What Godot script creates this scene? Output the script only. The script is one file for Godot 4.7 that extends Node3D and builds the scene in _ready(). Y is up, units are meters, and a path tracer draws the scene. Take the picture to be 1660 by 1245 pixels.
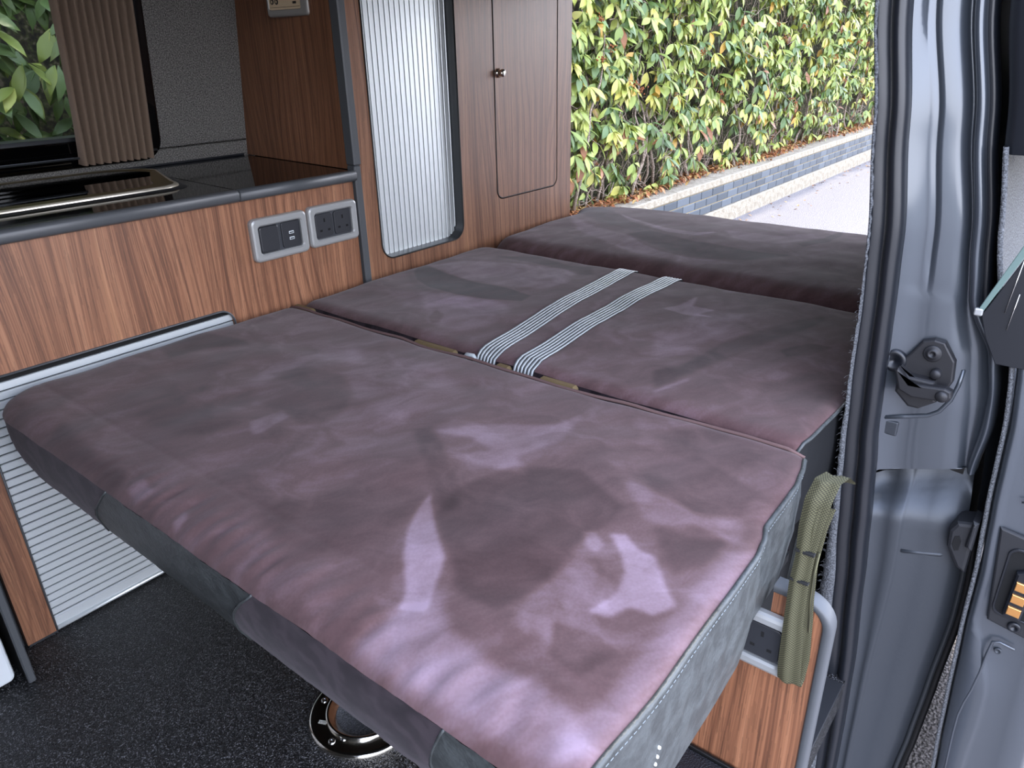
extends Node3D

# x runs to the rear of the van, y up, z out of the sliding door; metres; van floor at y = 0.
var rng := RandomNumberGenerator.new()
var taken := {}
var M := {}
const I := Transform3D.IDENTITY

const MARKS = [
	[0.9, 4, [547, 837, 513, 848, 477, 868, 440, 901, 402, 944, 380, 955, 394, 981, 445, 952, 463, 941, 491, 903, 524, 863]],
	[0.75, 13, [378, 952, 359, 956, 319, 952, 319, 1016, 323, 1088, 323, 1149, 333, 1185, 358, 1204, 378, 1172, 386, 1127, 379, 1083, 383, 1037, 397, 999, 430, 966, 401, 974]],
	[0.85, 5, [614, 1063, 624, 1076, 608, 1103, 608, 1124, 572, 1154, 550, 1179, 525, 1168, 522, 1142, 497, 1132, 494, 1112, 533, 1121, 565, 1111, 590, 1092]],
	[0.6, 5, [598, 1036, 608, 1043, 592, 1067, 575, 1068, 576, 1054]],
	[-0.6, 10, [578, 855, 663, 879, 710, 956, 670, 1047, 631, 1049, 581, 1043, 496, 1053, 436, 1036, 434, 987, 475, 938, 517, 875]],
	[0.55, 9, [668, 723, 744, 778, 799, 853, 855, 866, 755, 889, 685, 867, 660, 902, 638, 845, 631, 794, 680, 832, 689, 784]],
	[0.4, 9, [480, 1048, 558, 1058, 534, 1120, 488, 1119, 471, 1152, 424, 1141, 432, 1100, 433, 1061]],
	[-0.45, 5, [459, 1095, 470, 1138, 461, 1164, 415, 1153, 422, 1114]],
	[-0.65, 8, [617, 14, 704, 28, 729, 150, 720, 179, 661, 118, 590, 115]],
	[-0.4, 10, [656, 331, 714, 369, 727, 446, 701, 505, 650, 550, 600, 573, 565, 549, 579, 424, 651, 451]],
	[-0.4, 16, [510, 256, 617, 342, 579, 411, 519, 410, 548, 476, 472, 457, 434, 418, 434, 294]],
	[0.4, 15, [518, 298, 633, 332, 680, 296, 762, 318, 835, 361, 788, 446, 742, 345, 633, 364, 516, 351]],
	[0.5, 6, [527, 472, 579, 479, 573, 510, 518, 520, 504, 513]],
	[0.3, 21, [832, 331, 863, 533, 804, 675, 745, 634, 656, 657, 684, 509]],
	[-0.45, 8, [658, 694, 682, 710, 592, 836, 545, 891, 531, 872, 584, 799]],
	[-0.35, 12, [403, 679, 526, 772, 549, 828, 483, 852, 404, 845, 371, 763]],
	[-0.5, 12, [358, 217, 336, 375, 339, 461, 315, 475, 319, 372, 316, 258]],
	[0.5, 7, [326, 490, 348, 492, 339, 535, 317, 532]],
	[0.55, 4, [323, 614, 342, 607, 336, 623, 317, 630]],
	[0.6, 15, [705, 1207, 574, 1211, 475, 1214, 401, 1212, 351, 1208, 324, 1179, 393, 1181, 485, 1183, 580, 1181, 661, 1186]],
	[-0.4, 9, [761, 1012, 840, 1063, 801, 1165, 736, 1168, 713, 1116, 723, 1060]],
	[0.4, 9, [725, 1014, 723, 1060, 710, 1133, 728, 1179, 690, 1188, 667, 1138, 666, 1075]],
	[-0.35, 12, [864, 973, 934, 1037, 921, 1144, 844, 1123, 825, 1043]],
	[-0.6, 10, [653, 1098, 690, 1127, 682, 1177, 625, 1173, 595, 1152]],
	[-1, 4, [1355, 15, 1310, 145, 1286, 275, 1289, 356, 1275, 445, 1232, 452, 1200, 389, 1187, 300, 1197, 204, 1235, 120, 1283, 62]],
	[0.5, 12, [1342, 57, 1435, 97, 1475, 205, 1512, 352, 1515, 412, 1410, 456, 1334, 440, 1297, 349, 1301, 217]],
	[-0.7, 8, [1519, 145, 1580, 237, 1552, 366, 1573, 419, 1510, 460, 1491, 432, 1521, 367, 1515, 264]],
	[-0.4, 12, [1286, 20, 1340, 5, 1272, 68, 1204, 156, 1181, 219, 1165, 214, 1209, 123]],
	[0.4, 20, [1125, 119, 1167, 254, 1193, 395, 1205, 462, 1166, 417, 1064, 271]],
	[0.45, 13, [1164, 200, 1199, 421, 1168, 474, 1068, 493, 1021, 460, 1013, 380]],
	[-0.5, 7, [1041, 350, 1082, 333, 1071, 365, 1032, 390, 1019, 381]],
	[-0.6, 9, [1065, 874, 1110, 902, 1266, 916, 1470, 985, 1525, 1016, 1500, 1029, 1391, 1008, 1232, 965, 1110, 936, 1000, 909]],
	[0.35, 12, [1220, 789, 1419, 814, 1437, 890, 1295, 894, 1174, 883, 1101, 854]],
	[0.8, 3, [1362, 733, 1408, 747, 1490, 754, 1418, 774, 1424, 822, 1379, 808, 1375, 839, 1357, 788]],
	[0.5, 3, [996, 911, 1071, 938, 1056, 942, 988, 916]],
	[-0.35, 12, [1119, 1043, 1234, 1108, 1175, 1151, 1052, 1146, 1039, 1103]],
	[-0.5, 6, [1280, 1014, 1346, 1048, 1353, 1087, 1291, 1066, 1258, 1038]],
	[-0.75, 8, [1886, 344, 1956, 372, 1905, 541, 1894, 701, 1912, 808, 1822, 754, 1760, 624, 1770, 515, 1822, 417]],
	[0.7, 6, [2144, 159, 2093, 240, 2011, 402, 2004, 507, 2044, 558, 1972, 523, 1964, 426, 2046, 259]],
	[-0.5, 10, [2110, 4, 2219, 33, 2085, 228, 1978, 405, 1934, 339, 1979, 185]],
	[0.5, 14, [2037, 26, 1919, 207, 1874, 351, 1775, 565, 1771, 716, 1708, 624, 1730, 414, 1864, 178]],
	[-0.7, 5, [2035, 782, 2151, 817, 2306, 827, 2218, 846, 2106, 844, 2021, 805]],
	[0.4, 11, [2078, 557, 2109, 706, 2187, 774, 2144, 807, 2009, 743, 1990, 622]],
]

# ------------------------------------------------------------------ naming
func numbered(called: String) -> String:
	if not taken.has(called):
		taken[called] = 0
		return called
	taken[called] += 1
	return "%s_%03d" % [called, taken[called]]

func tag(o: Node, label: String, category: String, group := "", kind := "") -> Node:
	if label: o.set_meta("label", label)
	if category: o.set_meta("category", category)
	if group: o.set_meta("group", group)
	if kind: o.set_meta("kind", kind)
	return o

func thing(called: String, label: String, category: String, at := Vector3.ZERO, group := "") -> Node3D:
	var o := Node3D.new()
	o.name = numbered(called)
	o.position = at
	o.set_meta("at", at)
	add_child(o)
	tag(o, label, category, group)
	return o

func origin_of(parent: Node) -> Vector3:
	var p := Vector3.ZERO
	var n: Node = parent
	while n != self and n != null:
		p += (n as Node3D).position
		n = n.get_parent()
	return p

func put(called: String, mesh: Mesh, m: Material, parent: Node = self, where := I) -> MeshInstance3D:
	var o := MeshInstance3D.new()
	o.mesh = mesh
	o.material_override = m
	if parent == self:
		o.name = numbered(called)
	else:
		o.name = called
	parent.add_child(o, true)
	o.transform = Transform3D(where.basis, where.origin - origin_of(parent))
	return o

func obj(called: String, st: SurfaceTool, m: Material, parent: Node = self) -> MeshInstance3D:
	st.generate_normals()
	return put(called, st.commit(), m, parent)

func struct(called: String, st: SurfaceTool, m: Material, parent: Node = self) -> MeshInstance3D:
	var o := obj(called, st, m, parent)
	if parent == self:
		o.set_meta("kind", "structure")
	return o

# ------------------------------------------------------------------ mesh helpers (corners given counter-clockwise seen from outside)
func mb(smooth := false) -> SurfaceTool:
	var st := SurfaceTool.new()
	st.begin(Mesh.PRIMITIVE_TRIANGLES)
	st.set_smooth_group(0 if smooth else -1)
	return st

func uvp(st: SurfaceTool, p: Vector3, n: Vector3) -> void:
	var a := n.abs()
	if a.y >= a.x and a.y >= a.z: st.set_uv(Vector2(p.x, p.z))
	elif a.x > a.z: st.set_uv(Vector2(p.z, -p.y))
	else: st.set_uv(Vector2(p.x, -p.y))
	st.add_vertex(p)

func T(st: SurfaceTool, a: Vector3, b: Vector3, c: Vector3) -> void:
	var n := (b - a).cross(c - a)
	uvp(st, a, n)
	uvp(st, c, n)
	uvp(st, b, n)

func Q(st: SurfaceTool, a: Vector3, b: Vector3, c: Vector3, d: Vector3) -> void:
	T(st, a, b, c)
	T(st, a, c, d)

func box(st: SurfaceTool, lo: Vector3, hi: Vector3, bev := 0.0, t := I) -> void:
	var c := (lo + hi) * 0.5
	var h := (hi - lo) * 0.5
	bev = minf(bev, minf(h.x, minf(h.y, h.z)) * 0.9)
	var P := func(sx: int, sy: int, sz: int, ax: int) -> Vector3:
		var v := Vector3(h.x * sx, h.y * sy, h.z * sz)
		if ax != 0: v.x -= bev * sx
		if ax != 1: v.y -= bev * sy
		if ax != 2: v.z -= bev * sz
		return t * (c + v)
	for s in [-1, 1]:
		var f := [[P.call(s, -1, -1, 0), P.call(s, 1, -1, 0), P.call(s, 1, 1, 0), P.call(s, -1, 1, 0)],
			[P.call(-1, s, -1, 1), P.call(-1, s, 1, 1), P.call(1, s, 1, 1), P.call(1, s, -1, 1)],
			[P.call(-1, -1, s, 2), P.call(1, -1, s, 2), P.call(1, 1, s, 2), P.call(-1, 1, s, 2)]]
		for q in f:
			if s > 0: Q(st, q[0], q[1], q[2], q[3])
			else: Q(st, q[3], q[2], q[1], q[0])
	if bev <= 0.0: return
	for a in [-1, 1]:
		for b in [-1, 1]:
			var fl: bool = a * b < 0
			for q in [[P.call(a, b, -1, 0), P.call(a, b, -1, 1), P.call(a, b, 1, 1), P.call(a, b, 1, 0)],
				[P.call(-1, a, b, 1), P.call(-1, a, b, 2), P.call(1, a, b, 2), P.call(1, a, b, 1)],
				[P.call(b, -1, a, 2), P.call(b, -1, a, 0), P.call(b, 1, a, 0), P.call(b, 1, a, 2)]]:
				if fl: Q(st, q[3], q[2], q[1], q[0])
				else: Q(st, q[0], q[1], q[2], q[3])
			for d in [-1, 1]:
				if a * b * d > 0: T(st, P.call(a, b, d, 0), P.call(a, b, d, 1), P.call(a, b, d, 2))
				else: T(st, P.call(a, b, d, 2), P.call(a, b, d, 1), P.call(a, b, d, 0))

func bx(x0: float, y0: float, z0: float, x1: float, y1: float, z1: float, bev := 0.0) -> SurfaceTool:
	var st := mb()
	box(st, Vector3(x0, y0, z0), Vector3(x1, y1, z1), bev)
	return st

# rows of points joined to a sheet; close: each row is a ring
func loft(st: SurfaceTool, rows: Array, close := false, flip := false) -> void:
	for i in rows.size() - 1:
		var a: PackedVector3Array = rows[i]
		var b: PackedVector3Array = rows[i + 1]
		var n := a.size()
		for j in (n if close else n - 1):
			var k := (j + 1) % n
			if flip: Q(st, a[k], a[j], b[j], b[k])
			else: Q(st, a[j], a[k], b[k], b[j])

func cap(st: SurfaceTool, ring: PackedVector3Array, flip := false) -> void:
	var c := Vector3.ZERO
	for p in ring: c += p
	c /= ring.size()
	for j in ring.size():
		var k := (j + 1) % ring.size()
		if flip: T(st, c, ring[k], ring[j])
		else: T(st, c, ring[j], ring[k])

func rrect(x0: float, y0: float, x1: float, y1: float, r: float, n := 6) -> PackedVector2Array:
	var out := PackedVector2Array()
	var cs := [Vector2(x1 - r, y0 + r), Vector2(x1 - r, y1 - r), Vector2(x0 + r, y1 - r), Vector2(x0 + r, y0 + r)]
	for q in 4:
		for i in n + 1:
			var a := -PI / 2 + q * PI / 2 + i * PI / 2 / n
			out.append(cs[q] + Vector2(cos(a), sin(a)) * r)
	return out

func ring3(p: PackedVector2Array, h: float, t: Transform3D) -> PackedVector3Array:
	var out := PackedVector3Array()
	for v in p: out.append(t * Vector3(v.x, v.y, h))
	return out

func inset(p: PackedVector2Array, d: float) -> PackedVector2Array:
	var out := PackedVector2Array()
	var n := p.size()
	for i in n:
		var a := (p[i] - p[(i + n - 1) % n])
		var b := (p[(i + 1) % n] - p[i])
		if a.length() < 1e-6: a = b
		if b.length() < 1e-6: b = a
		var na := Vector2(-a.y, a.x).normalized()
		var nb := Vector2(-b.y, b.x).normalized()
		var m := (na + nb).normalized()
		out.append(p[i] + m * d / maxf(0.4, m.dot(na)))
	return out

# solid prism of a convex outline along the transform's z, front edge chamfered
func slab(st: SurfaceTool, p: PackedVector2Array, h0: float, h1: float, bev := 0.0, t := I) -> void:
	var rows := [ring3(p, h0, t), ring3(p, h1 - bev, t)]
	if bev > 0.0:
		rows.append(ring3(inset(p, bev * 0.35), h1 - bev * 0.3, t))
		rows.append(ring3(inset(p, bev), h1, t))
	loft(st, rows, true)
	cap(st, rows[-1])
	cap(st, rows[0], true)

# a frame: outer and inner outlines with the same number of points
func frame(st: SurfaceTool, po: PackedVector2Array, pi_: PackedVector2Array, h0: float, h1: float, bev := 0.0, t := I) -> void:
	var rows := [ring3(po, h0, t), ring3(po, h1 - bev, t)]
	if bev > 0.0:
		rows.append(ring3(inset(po, bev * 0.35), h1 - bev * 0.3, t))
		rows.append(ring3(inset(po, bev), h1, t))
		rows.append(ring3(inset(pi_, -bev * 0.5), h1, t))
		rows.append(ring3(pi_, h1 - bev * 0.5, t))
	else:
		rows.append(ring3(po, h1, t))
		rows.append(ring3(pi_, h1, t))
	rows.append(ring3(pi_, h0, t))
	rows.append(ring3(po, h0, t))
	loft(st, rows, true)

func lathe(st: SurfaceTool, prof: Array, t := I, n := 32) -> void:
	var rows := []
	for p in prof:
		var r := PackedVector3Array()
		for i in n:
			var a := TAU * i / n
			r.append(t * Vector3(cos(a) * p[0], sin(a) * p[0], p[1]))
		rows.append(r)
	loft(st, rows, true)

func tube(st: SurfaceTool, pts: PackedVector3Array, r0: float, r1 := -1.0, n := 6) -> void:
	if r1 < 0.0: r1 = r0
	var rows := []
	var up := Vector3.UP
	for i in pts.size():
		var d := (pts[mini(i + 1, pts.size() - 1)] - pts[maxi(i - 1, 0)]).normalized()
		var u := d.cross(up)
		if u.length() < 0.1: u = d.cross(Vector3.RIGHT)
		u = u.normalized()
		var v := u.cross(d).normalized()
		up = v
		var r := lerpf(r0, r1, float(i) / maxf(1, pts.size() - 1))
		var row := PackedVector3Array()
		for k in n:
			var a := -TAU * k / n
			row.append(pts[i] + (u * cos(a) + v * sin(a)) * r)
		rows.append(row)
	loft(st, rows, true, true)
	cap(st, rows[0])
	cap(st, rows[-1], true)

func curve_table(tab: Array, x: float) -> float:
	if x <= tab[0][0]: return tab[0][1]
	for i in tab.size() - 1:
		if x <= tab[i + 1][0]:
			var k: float = (x - tab[i][0]) / (tab[i + 1][0] - tab[i][0])
			k = k * k * (3.0 - 2.0 * k) * 0.5 + k * 0.5
			return lerpf(tab[i][1], tab[i + 1][1], k)
	return tab[-1][1]

# planes that carry drawings: x right, y up, z out
func facing_z(x: float, y: float, z: float) -> Transform3D:
	return Transform3D(Basis.IDENTITY, Vector3(x, y, z))

func facing_minus_x(x: float, y: float, z: float) -> Transform3D:   # local x runs along world +z
	return Transform3D(Basis(Vector3(0, 0, 1), Vector3(0, 1, 0), Vector3(-1, 0, 0)), Vector3(x, y, z))

func facing_up(x: float, y: float, z: float) -> Transform3D:        # local x = world x, local y = world -z
	return Transform3D(Basis(Vector3(1, 0, 0), Vector3(0, 0, -1), Vector3(0, 1, 0)), Vector3(x, y, z))

# ------------------------------------------------------------------ materials
func mat(called: String, c: Color, rough: float, metal := 0.0) -> StandardMaterial3D:
	var m := StandardMaterial3D.new()
	m.resource_name = called
	m.albedo_color = c
	m.roughness = rough
	m.metallic = metal
	m.cull_mode = BaseMaterial3D.CULL_DISABLED
	M[called] = m
	return m

func noise(freq: float, kind := FastNoiseLite.TYPE_SIMPLEX_SMOOTH, oct := 1, s := 1) -> FastNoiseLite:
	var n := FastNoiseLite.new()
	n.noise_type = kind
	n.frequency = freq
	n.seed = s
	n.fractal_type = FastNoiseLite.FRACTAL_FBM if oct > 1 else FastNoiseLite.FRACTAL_NONE
	n.fractal_octaves = oct
	return n

func noise_tex(n: FastNoiseLite, size := 512, normal := 0.0, ramp: Array = []) -> NoiseTexture2D:
	var t := NoiseTexture2D.new()
	t.width = size
	t.height = size
	t.seamless = true
	t.noise = n
	if normal > 0.0:
		t.as_normal_map = true
		t.bump_strength = normal
	if ramp.size():
		var g := Gradient.new()
		g.offsets = PackedFloat32Array(ramp.map(func(e): return e[0]))
		g.colors = PackedColorArray(ramp.map(func(e): return e[1]))
		t.color_ramp = g
	return t

func grain(m: StandardMaterial3D, normal_tex: Texture2D, strength: float, scale: float, albedo: Texture2D = null) -> void:
	m.uv1_triplanar = true
	m.uv1_world_triplanar = true
	m.uv1_scale = Vector3.ONE * scale
	if normal_tex:
		m.normal_enabled = true
		m.normal_texture = normal_tex
		m.normal_scale = strength
	if albedo:
		m.albedo_texture = albedo

func rgb_image(w: int, h: int, data: PackedByteArray) -> ImageTexture:
	return ImageTexture.create_from_image(Image.create_from_data(w, h, false, Image.FORMAT_RGB8, data))

# walnut foil: upright grain; one tile is 1 m x 1.1 m
func walnut() -> ImageTexture:
	var w := 1024
	var h := 1024
	var n1 := noise(1.0, FastNoiseLite.TYPE_SIMPLEX_SMOOTH, 1, 11)
	var n2 := noise(1.0, FastNoiseLite.TYPE_SIMPLEX_SMOOTH, 2, 23)
	var n3 := noise(1.0, FastNoiseLite.TYPE_SIMPLEX_SMOOTH, 1, 37)
	var data := PackedByteArray()
	data.resize(w * h * 3)
	var dark := Vector3(92, 60, 44)
	var mid := Vector3(140, 96, 70)
	var light := Vector3(172, 126, 96)
	var i := 0
	for py in h:
		var y := py * 1.1 / h
		for px in w:
			var x := px * 1.0 / w
			var u := x + 0.018 * n1.get_noise_2d(x * 4.0, y * 1.6) + 0.004 * n3.get_noise_2d(x * 14.0 + 7.0, y * 3.0)
			var band := n2.get_noise_2d(u * 13.0, y * 0.25)
			var ringy := n1.get_noise_2d(u * 80.0 + 31.0, y * 0.6)
			var fine := n3.get_noise_2d(u * 300.0, y * 1.6)
			var pore := n3.get_noise_2d(x * 460.0 + 90.0, y * 7.0)
			var t := 0.47 + 0.26 * band + 0.18 * ringy + 0.26 * fine
			var c := dark.lerp(mid, clampf(t * 2.0, 0.0, 1.0)) if t < 0.5 else mid.lerp(light, clampf(t * 2.0 - 1.0, 0.0, 1.0))
			var g := fposmod(u * 30.0 + 2.8 * n2.get_noise_2d(x * 2.2 + 50.0, y * 0.9), 1.0)
			g = maxf(0.0, 1.0 - absf(g - 0.5) * 7.0) * clampf(0.5 + 1.4 * n1.get_noise_2d(x * 3.0 + 90.0, y * 0.8), 0.0, 1.0)
			c = c.lerp(Vector3(84, 52, 37), 0.6 * g)
			if pore < -0.4: c *= 0.84
			if band > 0.42: c = c.lerp(Vector3(186, 136, 94), clampf((band - 0.42) * 2.2, 0.0, 0.5))
			data[i] = int(clampf(c.x, 0, 255))
			data[i + 1] = int(clampf(c.y, 0, 255))
			data[i + 2] = int(clampf(c.z, 0, 255))
			i += 3
	return rgb_image(w, h, data)

# the pile of the velvet, brushed into lighter and darker patches: 2 mm a pixel over x 0.25..2.4, z -0.05..1.3
const VX := 0.25
const VZ := -0.05
const VW := 1075
const VH := 675
func velvet() -> ImageTexture:
	var f := PackedFloat32Array()
	f.resize(VW * VH)
	for mk in MARKS:
		var amount: float = mk[0]
		var soft: float = maxf(1.0, mk[1] / 2.0)
		var pts := PackedVector2Array()
		var l: Array = mk[2]
		for k in l.size() / 2:
			pts.append(Vector2((l[2 * k] / 1000.0 - VX) * 500.0, (l[2 * k + 1] / 1000.0 - VZ) * 500.0))
		var lo := pts[0]
		var hi := pts[0]
		for p in pts:
			lo = lo.min(p)
			hi = hi.max(p)
		var m := int(soft) + 2
		var x0 := maxi(0, int(lo.x) - m)
		var y0 := maxi(0, int(lo.y) - m)
		var x1 := mini(VW - 1, int(hi.x) + m)
		var y1 := mini(VH - 1, int(hi.y) + m)
		var w := x1 - x0 + 1
		var h := y1 - y0 + 1
		if w < 2 or h < 2: continue
		var a := PackedFloat32Array()
		a.resize(w * h)
		for y in h:
			var yy := y0 + y + 0.5
			var xs := []
			for k in pts.size():
				var p := pts[k]
				var q := pts[(k + 1) % pts.size()]
				if (p.y <= yy) != (q.y <= yy):
					xs.append(p.x + (yy - p.y) / (q.y - p.y) * (q.x - p.x))
			xs.sort()
			for k in xs.size() / 2:
				for x in range(maxi(x0, int(xs[2 * k] + 0.5)), mini(x1, int(xs[2 * k + 1] + 0.5)) + 1):
					a[y * w + x - x0] = 1.0
		for blur in 2:
			var r := maxi(1, int(soft * 0.5))
			a = box_blur(a, w, h, r)
		for y in h:
			for x in w:
				var at := (y0 + y) * VW + x0 + x
				f[at] += amount * a[y * w + x]
	var n1 := noise(1.0, FastNoiseLite.TYPE_SIMPLEX_SMOOTH, 3, 5)
	var n2 := noise(1.0, FastNoiseLite.TYPE_SIMPLEX_SMOOTH, 1, 9)
	var gr := RandomNumberGenerator.new()
	gr.seed = 7
	var data := PackedByteArray()
	data.resize(VW * VH * 3)
	var i := 0
	for y in VH:
		for x in VW:
			var X := x * 0.002
			var Z := y * 0.002
			var w1 := n1.get_noise_2d(X * 5.0 + 3.0, Z * 5.0)
			var cl := n1.get_noise_2d(X * 9.0 + Z * 5.0 + w1 * 1.2, Z * 14.0 - X * 6.0)
			var st := n2.get_noise_2d((X + Z) * 16.0, (X - Z) * 70.0 + w1 * 5.0)
			var t: float = f[i / 3] + 0.40 * cl + 0.07 * st + 0.22 * w1 + 0.16 * (gr.randf() - 0.5)
			t = clampf(t, -1.3, 1.3)
			var c := Vector3(86, 65, 65)
			if t > 0.0: c = c.lerp(Vector3(137, 117, 128), t * 0.85)
			else: c = c.lerp(Vector3(50, 34, 34), -t * 0.9)
			data[i] = int(c.x)
			data[i + 1] = int(c.y)
			data[i + 2] = int(c.z)
			i += 3
	return rgb_image(VW, VH, data)

func box_blur(a: PackedFloat32Array, w: int, h: int, r: int) -> PackedFloat32Array:
	var b := PackedFloat32Array()
	b.resize(w * h)
	var k := 1.0 / (2 * r + 1)
	for y in h:
		var s := 0.0
		var o := y * w
		for x in range(-r, w):
			if x + r < w: s += a[o + x + r]
			if x - r - 1 >= 0: s -= a[o + x - r - 1]
			if x >= 0: b[o + x] = s * k
	var c := PackedFloat32Array()
	c.resize(w * h)
	for x in w:
		var s := 0.0
		for y in range(-r, h):
			if y + r < h: s += b[(y + r) * w + x]
			if y - r - 1 >= 0: s -= b[(y - r - 1) * w + x]
			if y >= 0: c[y * w + x] = s * k
	return c

func materials() -> void:
	var wood_tex := walnut()
	for k in 4:
		var m := mat(["walnut", "walnut_tall", "walnut_shade", "walnut_base"][k], [Color(1, 1, 1), Color(0.93, 0.95, 0.97), Color(0.95, 0.93, 0.9), Color(1, 0.98, 0.96)][k], [0.42, 0.34, 0.4, 0.42][k])
		m.albedo_texture = wood_tex
		m.uv1_triplanar = true
		m.uv1_world_triplanar = true
		m.uv1_scale = Vector3(1.0, 0.75, 1.0)
		m.uv1_offset = Vector3([0.84, 0.84, 0.4, 0.31][k], 0.0, [0.0, 0.0, 0.6, 0.52][k])
	mat("edging", Color(0.285, 0.295, 0.305), 0.4)
	mat("edging_dark", Color(0.17, 0.18, 0.19), 0.3)
	mat("black", Color(0.02, 0.02, 0.022), 0.55)
	mat("void", Color(0.03, 0.03, 0.033), 0.95)
	mat("gloss_black", Color(0.012, 0.012, 0.014), 0.06)
	mat("glass_black", Color(0.008, 0.008, 0.01), 0.02)
	mat("rim_steel", Color(0.86, 0.83, 0.76), 0.32, 0.7)
	mat("chrome", Color(0.88, 0.86, 0.82), 0.16, 1.0)
	mat("steel", Color(0.72, 0.72, 0.71), 0.22, 1.0)
	mat("bronze_steel", Color(0.46, 0.40, 0.27), 0.42, 0.5)
	mat("silver_plastic", Color(0.63, 0.635, 0.63), 0.36, 0.3)
	mat("grey_plastic", Color(0.17, 0.175, 0.19), 0.42)
	mat("grey_plastic_light", Color(0.24, 0.25, 0.265), 0.4)
	mat("slat", Color(0.86, 0.88, 0.88), 0.38, 0.55)
	mat("slat_lower", Color(0.76, 0.78, 0.785), 0.4, 0.2)
	mat("panel_face", Color(0.74, 0.66, 0.54), 0.5)
	mat("panel_frame", Color(0.55, 0.54, 0.52), 0.4, 0.3)
	mat("white_enamel", Color(0.82, 0.84, 0.85), 0.35)
	mat("fridge_grey", Color(0.62, 0.61, 0.61), 0.45)
	mat("brass", Color(0.9, 0.66, 0.4), 0.3, 0.9)
	mat("rubber", Color(0.085, 0.095, 0.115), 0.36)
	mat("rubber_matt", Color(0.1, 0.105, 0.12), 0.6)
	mat("latch", Color(0.15, 0.15, 0.16), 0.48, 0.3)
	mat("concrete", Color(0.60, 0.565, 0.50), 0.9)
	mat("mortar", Color(0.58, 0.53, 0.42), 0.95)
	for k in 3: mat("brick_%d" % k, [Color(0.24, 0.27, 0.30), Color(0.29, 0.32, 0.35), Color(0.20, 0.23, 0.26)][k], 0.5)
	var paint := mat("paint", Color(0.29, 0.312, 0.34), 0.36, 0.62)
	paint.clearcoat_enabled = true
	paint.clearcoat = 0.7
	paint.clearcoat_roughness = 0.12
	var paint2 := mat("paint_matt", Color(0.235, 0.25, 0.27), 0.46, 0.45)
	grain(paint2, noise_tex(noise(0.05, FastNoiseLite.TYPE_SIMPLEX_SMOOTH, 3, 77), 256, 2.0), 0.12, 6.0)
	var pvc := mat("curtain_cloth", Color(0.42, 0.35, 0.29), 0.8)
	pvc.rim_enabled = true
	pvc.rim = 0.4
	# velvet
	var fuzz := noise_tex(noise(0.25, FastNoiseLite.TYPE_SIMPLEX_SMOOTH, 2, 3), 512, 3.0)
	var v := mat("velvet", Color(1, 1, 1), 0.85)
	v.albedo_texture = velvet()
	v.uv1_scale = Vector3(1.0 / (VW * 0.002), 1.0 / (VH * 0.002), 1)
	v.uv1_offset = Vector3(-VX / (VW * 0.002), -VZ / (VH * 0.002), 0)
	v.rim_enabled = true
	v.rim = 0.3
	v.rim_tint = 0.6
	v.metallic_specular = 0.15
	mat("velvet_piping", Color(0.36, 0.275, 0.265), 0.85)
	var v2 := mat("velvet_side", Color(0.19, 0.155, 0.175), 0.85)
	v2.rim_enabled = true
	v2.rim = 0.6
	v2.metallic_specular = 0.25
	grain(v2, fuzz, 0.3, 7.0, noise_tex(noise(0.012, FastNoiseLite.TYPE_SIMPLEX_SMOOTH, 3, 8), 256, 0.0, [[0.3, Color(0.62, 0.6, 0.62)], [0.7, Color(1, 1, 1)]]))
	mat("leather_black", Color(0.06, 0.065, 0.075), 0.5)
	var le := mat("leather", Color(0.275, 0.29, 0.29), 0.48)
	grain(le, noise_tex(noise(0.06, FastNoiseLite.TYPE_CELLULAR, 2, 21), 512, 5.0), 0.35, 5.0, noise_tex(noise(0.02, FastNoiseLite.TYPE_SIMPLEX_SMOOTH, 4, 18), 256, 0.0, [[0.3, Color(0.8, 0.8, 0.8)], [0.7, Color(1, 1, 1)]]))
	var vm := mat("vinyl_mat", Color(0.12, 0.13, 0.15), 0.4)
	grain(vm, noise_tex(noise(0.12, FastNoiseLite.TYPE_CELLULAR, 2, 5), 512, 6.0), 0.6, 6.0)
	# floor: black safety vinyl with a pebbled, faintly glittering face
	var fl := mat("floor_vinyl", Color(1, 1, 1), 0.33)
	var peb := pebbles()
	grain(fl, peb[0], 0.9, 3.4, peb[1])
	# felt lining carpet
	var felt_n := noise_tex(noise(0.22, FastNoiseLite.TYPE_SIMPLEX_SMOOTH, 3, 41), 512, 7.0)
	var felt_a := noise_tex(noise(0.12, FastNoiseLite.TYPE_SIMPLEX_SMOOTH, 4, 42), 512, 0.0, [[0.25, Color(0.5, 0.5, 0.5)], [0.5, Color(0.78, 0.78, 0.78)], [0.75, Color(1, 1, 1)]])
	for k in 2:
		var c := mat(["felt", "felt_blue"][k], [Color(0.55, 0.54, 0.52), Color(0.40, 0.41, 0.425)][k], 0.95)
		grain(c, felt_n, 0.8, 4.0, felt_a)
	# ground
	var gr := mat("asphalt", Color(0.62, 0.605, 0.60), 0.95)
	grain(gr, noise_tex(noise(0.16, FastNoiseLite.TYPE_SIMPLEX_SMOOTH, 3, 51), 512, 6.0), 0.7, 1.1,
		noise_tex(noise(0.18, FastNoiseLite.TYPE_SIMPLEX_SMOOTH, 4, 52), 512, 0.0, [[0.2, Color(0.42, 0.42, 0.43)], [0.5, Color(0.74, 0.73, 0.74)], [0.8, Color(0.98, 0.97, 0.97)]]))
	grain(M.concrete, noise_tex(noise(0.1, FastNoiseLite.TYPE_SIMPLEX_SMOOTH, 4, 53), 256, 4.0), 0.5, 1.5,
		noise_tex(noise(0.03, FastNoiseLite.TYPE_SIMPLEX_SMOOTH, 4, 54), 256, 0.0, [[0.2, Color(0.86, 0.85, 0.83)], [0.75, Color(1, 1, 1)]]))
	var th := mat("thicket", Color(1, 1, 1), 0.95)
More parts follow.
